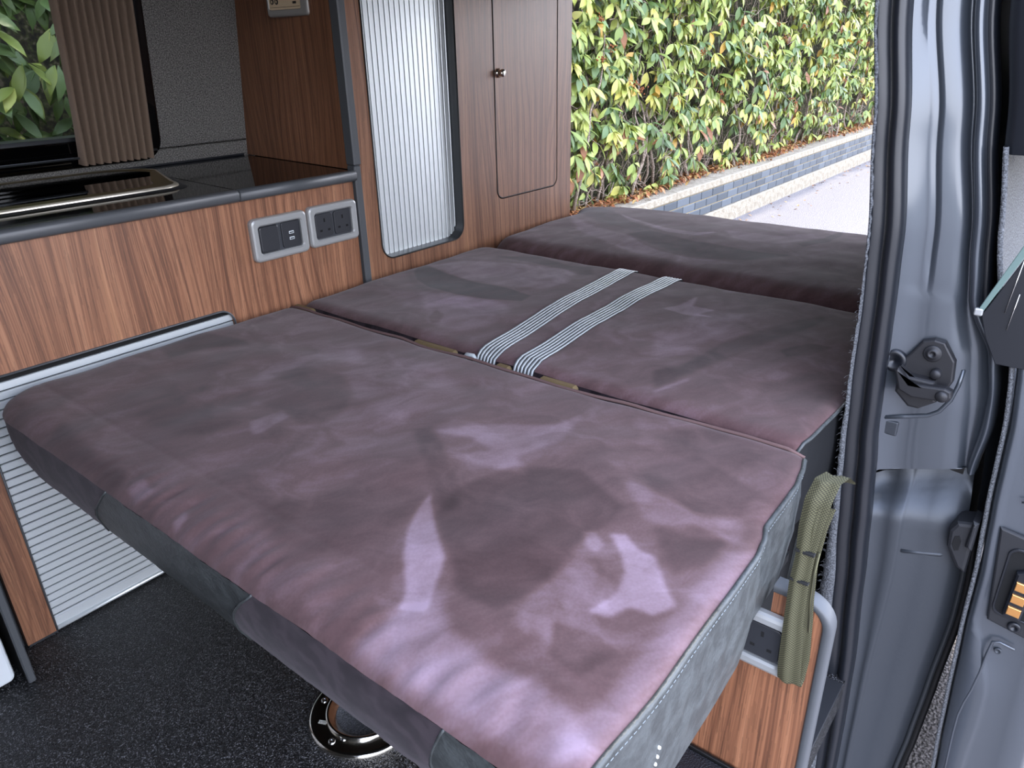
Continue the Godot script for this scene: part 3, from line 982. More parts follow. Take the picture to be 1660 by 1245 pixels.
# ------------------------------------------------------------------ tall unit with the upright tambour shutter and the cupboard door
func wardrobe() -> void:
	var wd := thing("wardrobe", "tall walnut wardrobe unit with a silver upright tambour shutter and a cupboard door", "wardrobe", Vector3(1.63, 0, -0.2))
	var e := mb()
	box(e, Vector3(1.167, 0.0, -0.02), Vector3(1.187, 0.79, 0.009), 0.003)
	box(e, Vector3(1.1655, 0.79, -0.02), Vector3(1.187, 1.335, 0.012), 0.003)
	obj("upright_edging", e, M.edging, wd)
	var ox0 := 1.237
	var ox1 := 1.547
	var oy := 0.546
	var top := 1.335
	var dx0 := 1.699
	var dx1 := 2.0075
	var dy := 0.626
	var f := mb()
	box(f, Vector3(1.187, 0.0, -0.018), Vector3(2.082, oy, 0.0))
	box(f, Vector3(1.187, oy, -0.018), Vector3(ox0, top, 0.0))
	box(f, Vector3(ox1, oy, -0.018), Vector3(dx0, top, 0.0))
	box(f, Vector3(dx1, oy, -0.018), Vector3(2.082, top, 0.0))
	box(f, Vector3(dx0, oy, -0.018), Vector3(dx1, dy, 0.0))
	var corner := func(cx: float, cy: float, sx: float, sy: float, r: float) -> void:
		for i in 8:
			var a0 := PI / 2 * i / 8.0
			var a1 := PI / 2 * (i + 1) / 8.0
			var p := Vector3(cx, cy, 0)
			var o := Vector3(cx - sx * r, cy - sy * r, 0)
			var u := o + Vector3(sx * r * cos(a0), sy * r * sin(a0), 0)
			var v := o + Vector3(sx * r * cos(a1), sy * r * sin(a1), 0)
			if sx * sy > 0: T(f, p, v, u)
			else: T(f, p, u, v)
			Q(f, u, v, v + Vector3(0, 0, -0.018), u + Vector3(0, 0, -0.018))
	corner.call(ox0, oy, -1.0, -1.0, 0.04)
	corner.call(ox1, oy, 1.0, -1.0, 0.04)
	corner.call(dx0, dy, -1.0, -1.0, 0.028)
	corner.call(dx1, dy, 1.0, -1.0, 0.028)
	obj("front_panel", f, M.walnut_tall, wd)
	var b := mb()
	box(b, Vector3(1.235, 0.0, -0.5), Vector3(2.078, 0.5, -0.02))
	box(b, Vector3(1.235, 0.5, -0.5), Vector3(2.078, 1.335, -0.05))
	box(b, Vector3(1.57, 0.5, -0.06), Vector3(2.078, 1.335, -0.017))
	obj("carcass", b, M.void, wd)
	obj("end_side", bx(2.072, 0.0, -0.5, 2.083, 1.335, -0.0005), M.edging_dark, wd)
	var tr := mb(true)
	var pts := PackedVector3Array([Vector3(ox0, top, 0.0005)])
	for i in 9: pts.append(Vector3(ox0 + 0.04 - 0.04 * cos(PI / 2 * i / 8.0), oy + 0.04 - 0.04 * sin(PI / 2 * i / 8.0), 0.0005))
	for i in 9: pts.append(Vector3(ox1 - 0.04 + 0.04 * sin(PI / 2 * i / 8.0), oy + 0.04 - 0.04 * cos(PI / 2 * i / 8.0), 0.0005))
	pts.append(Vector3(ox1, top, 0.0005))
	tube(tr, pts, 0.0022)
	obj("opening_trim", tr, M.black, wd)
	# reveal to the right of the slats
	var rv := mb(true)
	var ra := PackedVector3Array()
	var rb := PackedVector3Array()
	for p in pts:
		ra.append(Vector3(p.x, p.y, 0.0))
		rb.append(Vector3(lerpf(p.x, 1.39, 0.02), p.y + (0.004 if p.y < 0.56 else 0.0), -0.04))
	loft(rv, [ra, rb])
	obj("reveal", rv, M.edging_dark, wd)
	var sh := bx(ox0 + 0.0, oy, -0.045, ox1, top, -0.0355)
	var shutter := obj("tambour_shutter", sh, M.void, wd)
	var pitch := 0.0169
	for i in 19:
		var x := ox0 + 0.001 + i * pitch
		var s := mb()
		var low := oy + 0.001
		for q in [x, x + pitch - 0.0016]:
			if q < ox0 + 0.04: low = maxf(low, oy + 0.04 - sqrt(maxf(0.0, 0.0016 - pow(ox0 + 0.04 - q, 2))))
			if q > ox1 - 0.04: low = maxf(low, oy + 0.04 - sqrt(maxf(0.0, 0.0016 - pow(q - ox1 + 0.04, 2))))
		box(s, Vector3(x, oy + 0.001, -0.037), Vector3(minf(x + pitch - 0.0034, ox1 - 0.001), top, -0.029), 0.001)
		obj("slat", s, M.slat, shutter)
	# cupboard door
	var dt := facing_z(0, 0, -0.017)
	var d := mb()
	slab(d, rrect(dx0 + 0.003, dy + 0.003, dx1 - 0.003, 1.40, 0.026), 0.001, 0.0172, 0.001, dt)
	var door := obj("cupboard_door", d, M.walnut_tall, wd)
	var de := mb(true)
	var dpts := PackedVector3Array([Vector3(dx0 + 0.0035, top, 0.0)])
	for i in 9: dpts.append(Vector3(dx0 + 0.0295 - 0.026 * cos(PI / 2 * i / 8.0), dy + 0.0295 - 0.026 * sin(PI / 2 * i / 8.0), 0.0))
	for i in 9: dpts.append(Vector3(dx1 - 0.0295 + 0.026 * sin(PI / 2 * i / 8.0), dy + 0.0295 - 0.026 * cos(PI / 2 * i / 8.0), 0.0))
	dpts.append(Vector3(dx1 - 0.0035, top, 0.0))
	tube(de, dpts, 0.0016)
	obj("door_edging", de, M.black, door)
	var kn := mb(true)
	lathe(kn, [[0.0125, 0.0], [0.0125, 0.003], [0.0085, 0.005], [0.0075, 0.009], [0.0095, 0.012], [0.0105, 0.018], [0.009, 0.022], [0.004, 0.0235], [0.0, 0.0235]], facing_z(1.7185, 0.974, 0.0), 24)
	obj("knob", kn, M.chrome, door)

# ------------------------------------------------------------------ bed
# a cushion: the edges are functions, the top is a grid that rounds down to the seams, the skirts hang from it
class Cushion:
	var xf: Callable   # front edge x of z
	var xr: Callable   # rear edge x of z
	var zf: Callable   # far edge z of x
	var zn: Callable   # near edge z of x
	var top: Callable  # height of x, z without rounding
	var rad := [0.03, 0.02, 0.03, 0.03]   # widths of the rounding: front, rear, far, near
	var drop := [0.02, 0.01, 0.02, 0.012]
	func at(s: float, t: float) -> Vector3:
		var x := lerpf(xf.call(0.5), xr.call(0.5), s)
		var z := lerpf(zf.call(x), zn.call(x), t)
		x = lerpf(xf.call(z), xr.call(z), s)
		z = lerpf(zf.call(x), zn.call(x), t)
		var d := [x - xf.call(z), xr.call(z) - x, z - zf.call(x), zn.call(x) - z]
		var y: float = top.call(x, z)
		for k in 4:
			if d[k] < rad[k]:
				var u: float = 1.0 - clampf(d[k] / rad[k], 0.0, 1.0)
				y -= drop[k] * (1.0 - sqrt(maxf(0.0, 1.0 - u * u * 0.98)))
		return Vector3(x, y, z)

func spaced(n: int, r0: float, r1: float) -> PackedFloat32Array:   # denser towards both ends
	var out := PackedFloat32Array()
	for i in 8: out.append(r0 * pow(i / 8.0, 1.6))
	for i in n + 1: out.append(lerpf(r0, 1.0 - r1, float(i) / n))
	for i in range(7, -1, -1): out.append(1.0 - r1 * pow(i / 8.0, 1.6))
	return out

func cushion_top(c: Cushion, nx: int, nz: int) -> SurfaceTool:
	var st := SurfaceTool.new()
	st.begin(Mesh.PRIMITIVE_TRIANGLES)
	st.set_smooth_group(0)
	var ss := spaced(nx, 0.07, 0.07)
	var ts := spaced(nz, 0.05, 0.05)
	var rows := []
	for t in ts:
		var row := PackedVector3Array()
		for s in ss: row.append(c.at(s, t))
		rows.append(row)
	for i in rows.size() - 1:
		for j in ss.size() - 1:
			var a: Vector3 = rows[i][j]
			var b: Vector3 = rows[i][j + 1]
			var d: Vector3 = rows[i + 1][j]
			var e: Vector3 = rows[i + 1][j + 1]
			for p in [a, b, e, a, e, d]:
				st.set_uv(Vector2(p.x, p.z))
				st.add_vertex(p)
	return st

# a skirt from upper points to lower points with a slight belly along n
func skirt(up: PackedVector3Array, low: PackedVector3Array, belly: float, n: Vector3, flip := false, rough := 0.0) -> SurfaceTool:
	var st := mb(true)
	var rows := []
	var nz := noise(1.0, FastNoiseLite.TYPE_SIMPLEX_SMOOTH, 2, 71)
	for i in 9:
		var k := i / 8.0
		var r := PackedVector3Array()
		for j in up.size():
			var p := up[j].lerp(low[j], k) + n * belly * sin(PI * k)
			p += n * rough * nz.get_noise_2d(p.x * 16.0 + p.z * 16.0, p.y * 26.0) * sin(PI * clampf(k * 1.3, 0, 1))
			r.append(p)
		rows.append(r)
	loft(st, rows, false, flip)
	return st

const NEAR_1 := [[0.3, 1.206], [0.36, 1.211], [0.44, 1.214], [0.6, 1.212], [0.68, 1.21], [0.715, 1.205], [0.745, 1.196], [0.79, 1.195], [0.85, 1.194], [0.89, 1.188], [0.94, 1.177]]

func bed() -> void:
	var wob := noise(1.0, FastNoiseLite.TYPE_SIMPLEX_SMOOTH, 2, 19)
	# ---------- seat cushion at the front
	var c1 := thing("bed_cushion", "largest and nearest brushed plum velvet bed cushion with black leather side panels", "cushion", Vector3(0.62, 0.35, 0.6), "velvet bed cushions")
	var c := Cushion.new()
	c.xf = func(z: float) -> float: return 0.312 + (0.10 * (1.0 - sqrt(maxf(0.0, 1.0 - pow(1.0 - z / 0.11, 2)))) if z < 0.11 else 0.0)
	c.xr = func(z: float) -> float: return 0.938 - 0.014 * (1.0 - smoothstep(0.72, 1.12, z))
	c.zf = func(_x: float) -> float: return 0.007
	c.zn = func(x: float) -> float: return curve_table(NEAR_1, x)
	c.top = func(x: float, z: float) -> float:
		var u := clampf((x - 0.31) / 0.63, 0, 1)
		var v := clampf(z / 1.2, 0, 1)
		var y := 0.514 + 0.007 * sin(PI * clampf(u, 0, 1)) * (0.4 + 0.6 * sin(PI * v))
		y += 0.0035 * wob.get_noise_2d(x * 5.0, z * 5.0)
		var ef := exp(-pow((x - 0.345) / 0.035, 2.0))
		y += ef * 0.0042 * wob.get_noise_2d(z * 38.0, x * 9.0 + 5.0) * smoothstep(0.3, 0.6, z)
		var crease := exp(-pow((x - 0.395 - 0.012 * z) / 0.004, 2.0))
		return y - 0.0008 * crease
	c.rad = [0.05, 0.014, 0.045, 0.02]
	c.drop = [0.02, 0.006, 0.022, 0.008]
	obj("velvet_top", cushion_top(c, 110, 150), M.velvet, c1)
	# front skirt in four panels, leaning in under the seat
	var cuts := [[0.0, 0.0, "velvet_panel", 0.0], [0.455, 0.31, "leather_panel", 0.015], [0.795, 0.70, "velvet_panel", 0.02], [1.082, 1.045, "leather_panel", 0.012], [1.0, 1.0, "", 0.0]]
	for i in 4:
		var up := PackedVector3Array()
		var low := PackedVector3Array()
		var rows := []
		var st := mb(true)
		var wn := noise(1.0, FastNoiseLite.TYPE_SIMPLEX_SMOOTH, 2, 72)
		for q in 13:
			var k := q / 12.0
			var row := PackedVector3Array()
			var za: float = 0.0
			var zb: float = 1.0
			if i > 0: za = lerpf(cuts[i][0], cuts[i][1], k) - cuts[i][3] * sin(PI * k)
			if i < 3: zb = lerpf(cuts[i + 1][0], cuts[i + 1][1], k) - cuts[i + 1][3] * sin(PI * k)
			for j in 25:
				var s := j / 24.0
				var z := lerpf(za, zb, s)
				if i == 0: z = lerpf(0.007, zb, pow(s, 1.6))
				if i == 3: z = lerpf(za, curve_table(NEAR_1, 0.312), s)
				var e := c.at(0.0, clampf((z - 0.007) / (curve_table(NEAR_1, 0.312) - 0.007), 0, 1))
				var p := Vector3(e.x, lerpf(e.y, 0.352, k), e.z)
				p.x += 0.036 * k * k * 0.5 + 0.036 * k * 0.5 - 0.007 * sin(PI * k) * (1.0 if i % 2 == 0 else 0.6)
				p.x += 0.0015 * wn.get_noise_2d(z * 22.0, k * 3.0)
				row.append(p)
			rows.append(row)
		loft(st, rows, false, true)
		obj(cuts[i][2], st, M.velvet_side if i % 2 == 0 else M.leather, c1)
		if i > 0:
			var seam := PackedVector3Array()
			for r in rows: seam.append(r[0] + Vector3(-0.0006, 0, 0))
			var sm := mb(true)
			tube(sm, seam, 0.0016)
			obj("panel_seam", sm, M.leather, c1)
	var es := PackedVector3Array()
	var eu := PackedVector3Array()
	var el := PackedVector3Array()
	for i in 90:
		var p := c.at(i / 89.0, 1.0)
		es.append(p + Vector3(0, 0.001, 0.0012))
		eu.append(p)
		el.append(Vector3(p.x, 0.348 + 0.006 * sin(p.x * 9.0), p.z - 0.004))
	var sl := obj("leather_side", skirt(eu, el, 0.004, Vector3(0, 0, 1), true, 0.004), M.leather, c1)
	var pp := mb(true)
	tube(pp, es, 0.0034, 0.0034, 8)
	obj("piping", pp, M.leather, sl)
	var ss := mb()
	for i in range(0, 88):
		var a := es[i].lerp(es[i + 1], 0.15) + Vector3(0, -0.0085, 0.0016)
		var b := es[i].lerp(es[i + 1], 0.75) + Vector3(0, -0.0085, 0.0016)
		tube(ss, PackedVector3Array([a, b]), 0.0005, 0.0005, 4)
	var stitch := obj("stitching", ss, M.thread, sl)
	stitch.set_meta("kind", "stuff")
	var scuff := mb()
	for q in [[0.455, 0.437], [0.452, 0.428], [0.449, 0.421], [0.446, 0.416], [0.440, 0.409], [0.4635, 0.375], [0.465, 0.369], [0.462, 0.366], [0.4665, 0.3605]]:
		var zz: float = curve_table(NEAR_1, q[0]) + 0.0035
		box(scuff, Vector3(q[0] - 0.0014, q[1] - 0.002, zz - 0.004), Vector3(q[0] + 0.0014, q[1] + 0.002, zz + 0.0012), 0.001)
	var sc := obj("scuff_mark", scuff, M.chalk, sl)
	sc.set_meta("kind", "stuff")
	var e0 := PackedVector3Array()
	var e1 := PackedVector3Array()
	for i in 40:
		var p := c.at(1.0, i / 39.0)
		e0.append(p)
		e1.append(Vector3(p.x - 0.002, 0.35, p.z))
	obj("rear_side", skirt(e0, e1, 0.0, Vector3.RIGHT, true), M.velvet_side, c1)
	e0 = PackedVector3Array()
	e1 = PackedVector3Array()
	for i in 40:
		var p := c.at(i / 39.0, 0.0)
		e0.append(p)
		e1.append(Vector3(lerpf(p.x, 0.6, 0.05), 0.35, p.z + 0.01))
	obj("far_side", skirt(e0, e1, 0.0, Vector3.FORWARD), M.velvet_side, c1)
	obj("underside_board", bx(0.36, 0.338, 0.03, 0.93, 0.352, 1.18), M.black, c1)
	var rp := mb(true)
	var rpts := PackedVector3Array()
	for i in 50:
		var p := c.at(1.0, i / 49.0)
		rpts.append(p + Vector3(0.0005 + 0.0012 * sin(i * 0.9), 0.004 + 0.001 * sin(i * 0.55), 0))
	tube(rp, rpts, 0.003, 0.003, 8)
	obj("rear_piping", rp, M.velvet_piping, c1)

	# ---------- middle cushion
	var c2 := thing("bed_cushion", "middle plum velvet bed cushion with two grey seat belts lying across it", "cushion", Vector3(1.28, 0.35, 0.6), "velvet bed cushions")
	var d := Cushion.new()
	d.xf = func(z: float) -> float: return 0.960 + (0.02 * pow(1.0 - z / 0.06, 2) if z < 0.06 else 0.0)
	d.xr = func(z: float) -> float: return 1.612 - (0.03 * pow(1.0 - z / 0.07, 2) if z < 0.07 else 0.0)
	d.zf = func(_x: float) -> float: return 0.007
	d.zn = func(x: float) -> float: return curve_table([[0.95, 1.157], [1.0, 1.166], [1.1, 1.17], [1.7, 1.165]], x)
	d.top = func(x: float, z: float) -> float:
		var u := clampf((x - 0.957) / 0.655, 0, 1)
		var v := clampf(z / 1.17, 0, 1)
		return 0.515 + 0.008 * sin(PI * u) * sin(PI * v) + 0.003 * wob.get_noise_2d(x * 5.0 + 9.0, z * 5.0)
	d.rad = [0.03, 0.03, 0.05, 0.02]
	d.drop = [0.012, 0.02, 0.025, 0.008]
	obj("velvet_top", cushion_top(d, 60, 90), M.velvet, c2)
	for side in 4:
		var u := PackedVector3Array()
		var l := PackedVector3Array()
		for i in 40:
			var k := i / 39.0
			var p: Vector3 = [d.at(0.0, k), d.at(1.0, k), d.at(k, 0.0), d.at(k, 1.0)][side]
			u.append(p)
			l.append(Vector3(p.x, 0.36, p.z))
		obj(["front_side", "rear_side", "far_side", "leather_side"][side], skirt(u, l, 0.004, [Vector3.LEFT, Vector3.RIGHT, Vector3.FORWARD, Vector3.BACK][side], side in [0, 3], 0.001), M.leather_black if side == 3 else M.velvet_side, c2)
	var sp := mb(true)
	var spp := PackedVector3Array()
	for i in 40: spp.append(d.at(i / 39.0, 1.0) + Vector3(0, 0.0005, 0.001))
	tube(sp, spp, 0.003, 0.003, 6)
	obj("piping", sp, M.leather, c2)
	for q in [[0.008, 0.075], [0.40, 0.512], [0.612, 0.645], [0.712, 0.79]]:
		var bp := mb()
		box(bp, Vector3(0.942, 0.46, q[0]), Vector3(0.9605, 0.507, q[1]), 0.005)
		obj("binding_flap", bp, M.binding, c2)
	# ---------- rear cushion
	var c3 := thing("bed_cushion", "rear plum velvet bed cushion at the tailgate, with crescent brush marks", "cushion", Vector3(1.98, 0.35, 0.55), "velvet bed cushions")
	var g := Cushion.new()
	g.xf = func(z: float) -> float: return 1.640 + (0.035 * pow(1.0 - z / 0.1, 2) if z < 0.1 else 0.0)
	g.xr = func(z: float) -> float: return 2.33 - (0.075 * pow(1.0 - z / 0.18, 2) if z < 0.18 else 0.0)
	g.zf = func(x: float) -> float: return 0.007 if x < 2.085 else 0.007 - 0.04 * smoothstep(2.085, 2.2, x)
	g.zn = func(x: float) -> float: return 1.13 - 0.09 * smoothstep(2.1, 2.24, x)
	g.top = func(x: float, z: float) -> float:
		var u := clampf((x - 1.64) / 0.69, 0, 1)
		var v := clampf(z / 1.0, 0, 1)
		return 0.522 + 0.012 * sin(PI * u) * (0.5 + 0.5 * sin(PI * v)) + 0.003 * wob.get_noise_2d(x * 5.0 + 19.0, z * 5.0)
	g.rad = [0.07, 0.06, 0.05, 0.02]
	g.drop = [0.045, 0.035, 0.025, 0.01]
	obj("velvet_top", cushion_top(g, 60, 80), M.velvet, c3)
	for side in 4:
		var u := PackedVector3Array()
		var l := PackedVector3Array()
		for i in 40:
			var k := i / 39.0
			var p: Vector3 = [g.at(0.0, k), g.at(1.0, k), g.at(k, 0.0), g.at(k, 1.0)][side]
			u.append(p)
			l.append(Vector3(p.x, 0.36, p.z))
		obj(["front_side", "rear_side", "far_side", "near_side"][side], skirt(u, l, 0.006, [Vector3.LEFT, Vector3.RIGHT, Vector3.FORWARD, Vector3.BACK][side], side in [0, 3], 0.001), M.velvet_side, c3)
	# boards that carry the two rear cushions
	tag(obj("bed_board", bx(0.96, 0.32, 0.01, 2.3, 0.356, 1.13, 0.002), M.black), "dark bed board beneath the two rear cushions, seen in the gap between them", "board")

	# ---------- seat belts: ribbed webbing over the middle cushion, dipping into the gap
	for k in 2:
		var label: String = ["grey ribbed seat belt across the middle cushion, the one nearer the kitchen", "grey ribbed seat belt across the middle cushion, the one nearer the sliding door"][k]
		var sb := thing("seat_belt", label, "seat belt", Vector3(1.28, 0.52, [0.54, 0.66][k]), "seat belts on the bed")
		var path := []
		var zr: float = [0.511, 0.633][k]
		var zfr: float = [0.580, 0.668][k]
		for q in [[1.618, 0.470], [1.6165, 0.497], [1.608, 0.513]]: path.append([Vector3(q[0], q[1], zr), 0])
		for i in 24:
			var x := lerpf(1.59, 0.985, i / 23.0)
			var z := lerpf(zr, zfr, i / 23.0)
			var y := d.at(clampf((x - 0.957) / 0.655, 0, 1), z / 1.165).y + 0.0016
			path.append([Vector3(x, y, z), 0])
		for q in [[0.968, 0.5165], [0.957, 0.510], [0.9525, 0.5]]: path.append([Vector3(q[0], q[1], zfr + 0.004), 0])
		for part in 2:
			var st := mb(true)
			var rows := []
			for i in path.size():
				var p: Vector3 = path[i][0]
				var dd: Vector3 = (path[mini(i + 1, path.size() - 1)][0] - path[maxi(i - 1, 0)][0]).normalized()
				var ac := dd.cross(Vector3(0.3, 1, 0)).normalized()
				if ac.z < 0: ac = -ac
				var nn := ac.cross(dd).normalized()
				if nn.y + absf(nn.x) * 0.2 < 0: nn = -nn
				var row := PackedVector3Array()
				for w in 41:
					var u := w / 40.0 - 0.5
					var h := 0.0007
					row.append(p + ac * u * 0.047 + nn * h)
				rows.append(row)
			if part == 0:
				loft(st, rows)
				var web := obj("webbing", st, M.belt_web, sb)
				for rib in 6:
					var rs := mb(true)
					var rr := []
					for row in rows:
						var c0: Vector3 = row[0].lerp(row[40], (rib + 0.5) / 6.0)
						var across: Vector3 = (row[40] - row[0]).normalized()
						var up: Vector3 = across.cross(Vector3.RIGHT).normalized()
						if row[0].x < 0.97 or row[0].x > 1.612: up = Vector3.LEFT if row[0].x < 0.97 else Vector3.RIGHT
						if up.y < -0.1: up = -up
						rr.append(PackedVector3Array([c0 - across * 0.0021, c0 - across * 0.0014 + up * 0.0013, c0 + across * 0.0014 + up * 0.0013, c0 + across * 0.0021]))
					loft(rs, rr)
					obj("rib", rs, M.belt_rib, web)
			else:
				# the woven end folded down into the gap
				var r2 := []
				for i in 10:
					var y := 0.504 - i * 0.0055
					var row := PackedVector3Array()
					for w in 31:
						var u := w / 30.0 - 0.5
						row.append(Vector3(0.9455 - 0.0022 * sin(i * 0.7) - 0.0015 * sin(w * 1.25 + (i % 2) * PI), y + 0.0016 * sin(w * 1.25), zfr + 0.006 + u * 0.05))
					r2.append(row)
				loft(st, r2)
				obj("folded_end", st, M.belt_rib, sb)
	var bk := mb(true)
	tube(bk, PackedVector3Array([Vector3(0.951, 0.468, 0.527), Vector3(0.951, 0.492, 0.530), Vector3(0.95, 0.507, 0.541), Vector3(0.95, 0.508, 0.556), Vector3(0.951, 0.498, 0.562)]), 0.005, 0.005, 8)
	tag(obj("belt_loop", bk, M.belt_rib), "small grey belt loop curling out of the cushion gap left of the belts", "belt loop")

# ------------------------------------------------------------------ what carries the bed, the strap, the floor fittings
func bed_base() -> void:
	var b := thing("storage_box", "walnut fronted storage box with grey rounded lipping, beneath the near velvet cushion", "storage box", Vector3(0.82, 0, 0.65))
	var t := facing_minus_x(0.802, 0.0, 0.0)
	var s := mb()
	slab(s, rrect(0.06, 0.0, 1.268, 0.33, 0.001), -0.016, 0.0, 0.0, t)
	var ear := PackedVector2Array([Vector2(1.202, 0.33), Vector2(1.268, 0.33)])
	var lip := []
	for i in 9: ear.append(Vector2(1.238 + 0.03 * cos(PI / 2 * i / 8.0), 0.349 + 0.03 * sin(PI / 2 * i / 8.0)))
	ear.append(Vector2(1.202, 0.379))
	slab(s, ear, -0.016, 0.0, 0.0, t)
	obj("front_panel", s, M.walnut_base, b)
	var line := [[Vector2(1.268, 0.0), Vector2(1, 0)], [Vector2(1.268, 0.349), Vector2(1, 0)]]
	for i in 9: line.append([Vector2(1.238 + 0.03 * cos(PI / 2 * i / 8.0), 0.349 + 0.03 * sin(PI / 2 * i / 8.0)), Vector2(cos(PI / 2 * i / 8.0), sin(PI / 2 * i / 8.0))])
	line.append([Vector2(1.202, 0.379), Vector2(0, 1)])
	for q in line:
		var r := PackedVector3Array()
		for w in [[0.0, -0.018], [0.0, 0.0015], [0.0025, 0.004], [0.009, 0.004], [0.0125, 0.0015], [0.0125, -0.018]]:
			var v: Vector2 = q[0] + q[1] * w[0]
			r.append(t * Vector3(v.x, v.y, w[1]))
		lip.append(r)
	var e := mb(true)
	loft(e, lip)
	obj("lipping", e, M.edging, b)
	obj("base_box", bx(0.82, 0.0, 0.06, 2.2, 0.315, 1.13), M.void, b)
	# its socket
	var so := thing("double_socket", "silver framed power socket on the bed base, partly behind the khaki strap", "socket", Vector3(0.8, 0.31, 1.17))
	var st := facing_minus_x(0.800, 0.3, 1.1725)
	socket_frame(so, st, 0.142, 0.094, M.silver_plastic)
	outlet(so, st, -0.0265, 0.049, 0.054)
	outlet(so, st, 0.0265, 0.049, 0.054)
	# step cover at the foot of the panel
	var stp := thing("step_cover", "black grained vinyl step cover on the floor before the bed base panel", "step cover", Vector3(0.72, 0, 1.1))
	obj("cover", bx(0.62, 0.0, 0.96, 0.797, 0.034, 1.25, 0.006), M.vinyl_mat, stp)
	obj("edge_strip", bx(0.793, 0.0, 0.94, 0.7985, 0.039, 1.252, 0.001), M.black, stp)
	# khaki pull strap: a folded loop with a stitched fold
	var ks := thing("pull_strap", "khaki woven pull strap hanging as a loop over the bed base panel", "strap", Vector3(0.79, 0.26, 1.24))
	for k in 2:
		var m := mb(true)
		var prof := []
		if k == 0:
			prof = [[0.842, 0.545, 1.252, 0.013], [0.826, 0.560, 1.247, 0.0135], [0.808, 0.558, 1.241, 0.0145], [0.794, 0.535, 1.2375, 0.015], [0.788, 0.50, 1.236, 0.0135], [0.785, 0.46, 1.236, 0.011], [0.783, 0.42, 1.235, 0.0115], [0.781, 0.37, 1.2365, 0.0115], [0.780, 0.32, 1.240, 0.0135], [0.780, 0.285, 1.242, 0.0145], [0.782, 0.264, 1.2435, 0.0145], [0.787, 0.258, 1.2445, 0.0145]]
		else:
			prof = [[0.787, 0.258, 1.2445, 0.0145], [0.792, 0.266, 1.2455, 0.0145], [0.794, 0.30, 1.2475, 0.0135], [0.793, 0.35, 1.2475, 0.010], [0.792, 0.40, 1.2445, 0.0085], [0.791, 0.45, 1.243, 0.0075], [0.792, 0.50, 1.243, 0.0105], [0.797, 0.53, 1.244, 0.0135]]
		var run := 0.0
		var rows := []
		var vs := PackedFloat32Array()
		var fine := []
		for i in prof.size() - 1:
			for q in 5:
				var f := q / 5.0
				var g := f * f * (3 - 2 * f) * 0.4 + f * 0.6
				fine.append([lerpf(prof[i][0], prof[i + 1][0], g), lerpf(prof[i][1], prof[i + 1][1], f), lerpf(prof[i][2], prof[i + 1][2], g), lerpf(prof[i][3], prof[i + 1][3], g)])
		fine.append(prof[-1])
		for i in fine.size():
			var a: Array = fine[i]
			if i > 0: run += Vector3(a[0] - fine[i - 1][0], a[1] - fine[i - 1][1], a[2] - fine[i - 1][2]).length()
			vs.append(run / 0.03)
			var row := PackedVector3Array()
			for w in 9:
				var u := w / 8.0 * 2.0 - 1.0
				row.append(Vector3(a[0] - 0.003 * (1.0 - u * u) + 0.002 * sin(u * 5.0) + 0.003 * u, a[1], a[2] + u * a[3]))
			rows.append(row)
		for side in 2:
			for i in rows.size() - 1:
				for w in 8:
					var off := Vector3(0.0018 * side, 0, 0)
					var quad := [[rows[i][w], w / 8.0, vs[i]], [rows[i][w + 1], (w + 1) / 8.0, vs[i]], [rows[i + 1][w + 1], (w + 1) / 8.0, vs[i + 1]], [rows[i + 1][w], w / 8.0, vs[i + 1]]]
					for o in ([0, 1, 2, 0, 2, 3] if side == 0 else [0, 2, 1, 0, 3, 2]):
						m.set_uv(Vector2(quad[o][1], quad[o][2]))
						m.add_vertex(quad[o][0] + off)
		obj(["front_run", "back_run"][k], m, M.khaki, ks)
	var th := mb()
	box(th, Vector3(0.7805, 0.466, 1.2245), Vector3(0.7885, 0.470, 1.2475), 0.0006)
	obj("stitched_seam", th, M.black_thread, ks)
	th = mb()
	box(th, Vector3(0.7785, 0.424, 1.2235), Vector3(0.7865, 0.427, 1.2468), 0.0006)
	obj("stitched_seam", th, M.black_thread, ks)
	var ed := mb(true)
	tube(ed, PackedVector3Array([Vector3(0.7895, 0.47, 1.2505), Vector3(0.7885, 0.44, 1.2492), Vector3(0.788, 0.40, 1.251), Vector3(0.788, 0.35, 1.2555)]), 0.0016)
	obj("frayed_edge", ed, M.khaki, ks)
	# hinge bracket in the dark gap
	var hb := thing("hinge_bracket", "curved grey metal hinge bracket in the dark gap behind the khaki strap", "bracket", Vector3(0.86, 0.32, 1.2))
	var h1 := mb(true)
	tube(h1, PackedVector3Array([Vector3(0.85, 0.30, 1.206), Vector3(0.852, 0.37, 1.208), Vector3(0.858, 0.43, 1.21), Vector3(0.872, 0.47, 1.212), Vector3(0.90, 0.49, 1.214)]), 0.0055, 0.0055, 8)
	obj("curved_arm", h1, M.steel, hb)
	var h2 := mb()
	box(h2, Vector3(0.85, 0.25, 1.2), Vector3(0.90, 0.33, 1.206), 0.002)
	obj("plate", h2, M.edging_dark, hb)
	# table leg socket in the floor
	var fr := thing("table_socket", "round polished steel table leg socket screwed to the black floor", "floor fitting", Vector3(0.5465, 0, 0.635))
	var ft := facing_up(0.5465, 0.0, 0.635)
	var r0 := mb(true)
	lathe(r0, [[0.094, 0.0], [0.094, 0.003], [0.0925, 0.0065], [0.089, 0.0085], [0.085, 0.0075], [0.068, 0.0072], [0.0655, 0.0072]], ft, 64)
	obj("flange", r0, M.chrome, fr)
	var r1 := mb(true)
	lathe(r1, [[0.0655, 0.0072], [0.0655, 0.011], [0.064, 0.0135], [0.061, 0.0142], [0.058, 0.0125], [0.054, 0.0085], [0.049, 0.006], [0.0475, 0.003]], ft, 64)
	obj("raised_ring", r1, M.chrome, fr)
	var r2 := mb(true)
	lathe(r2, [[0.0478, 0.004], [0.046, 0.0025], [0.0, 0.0025]], ft, 48)
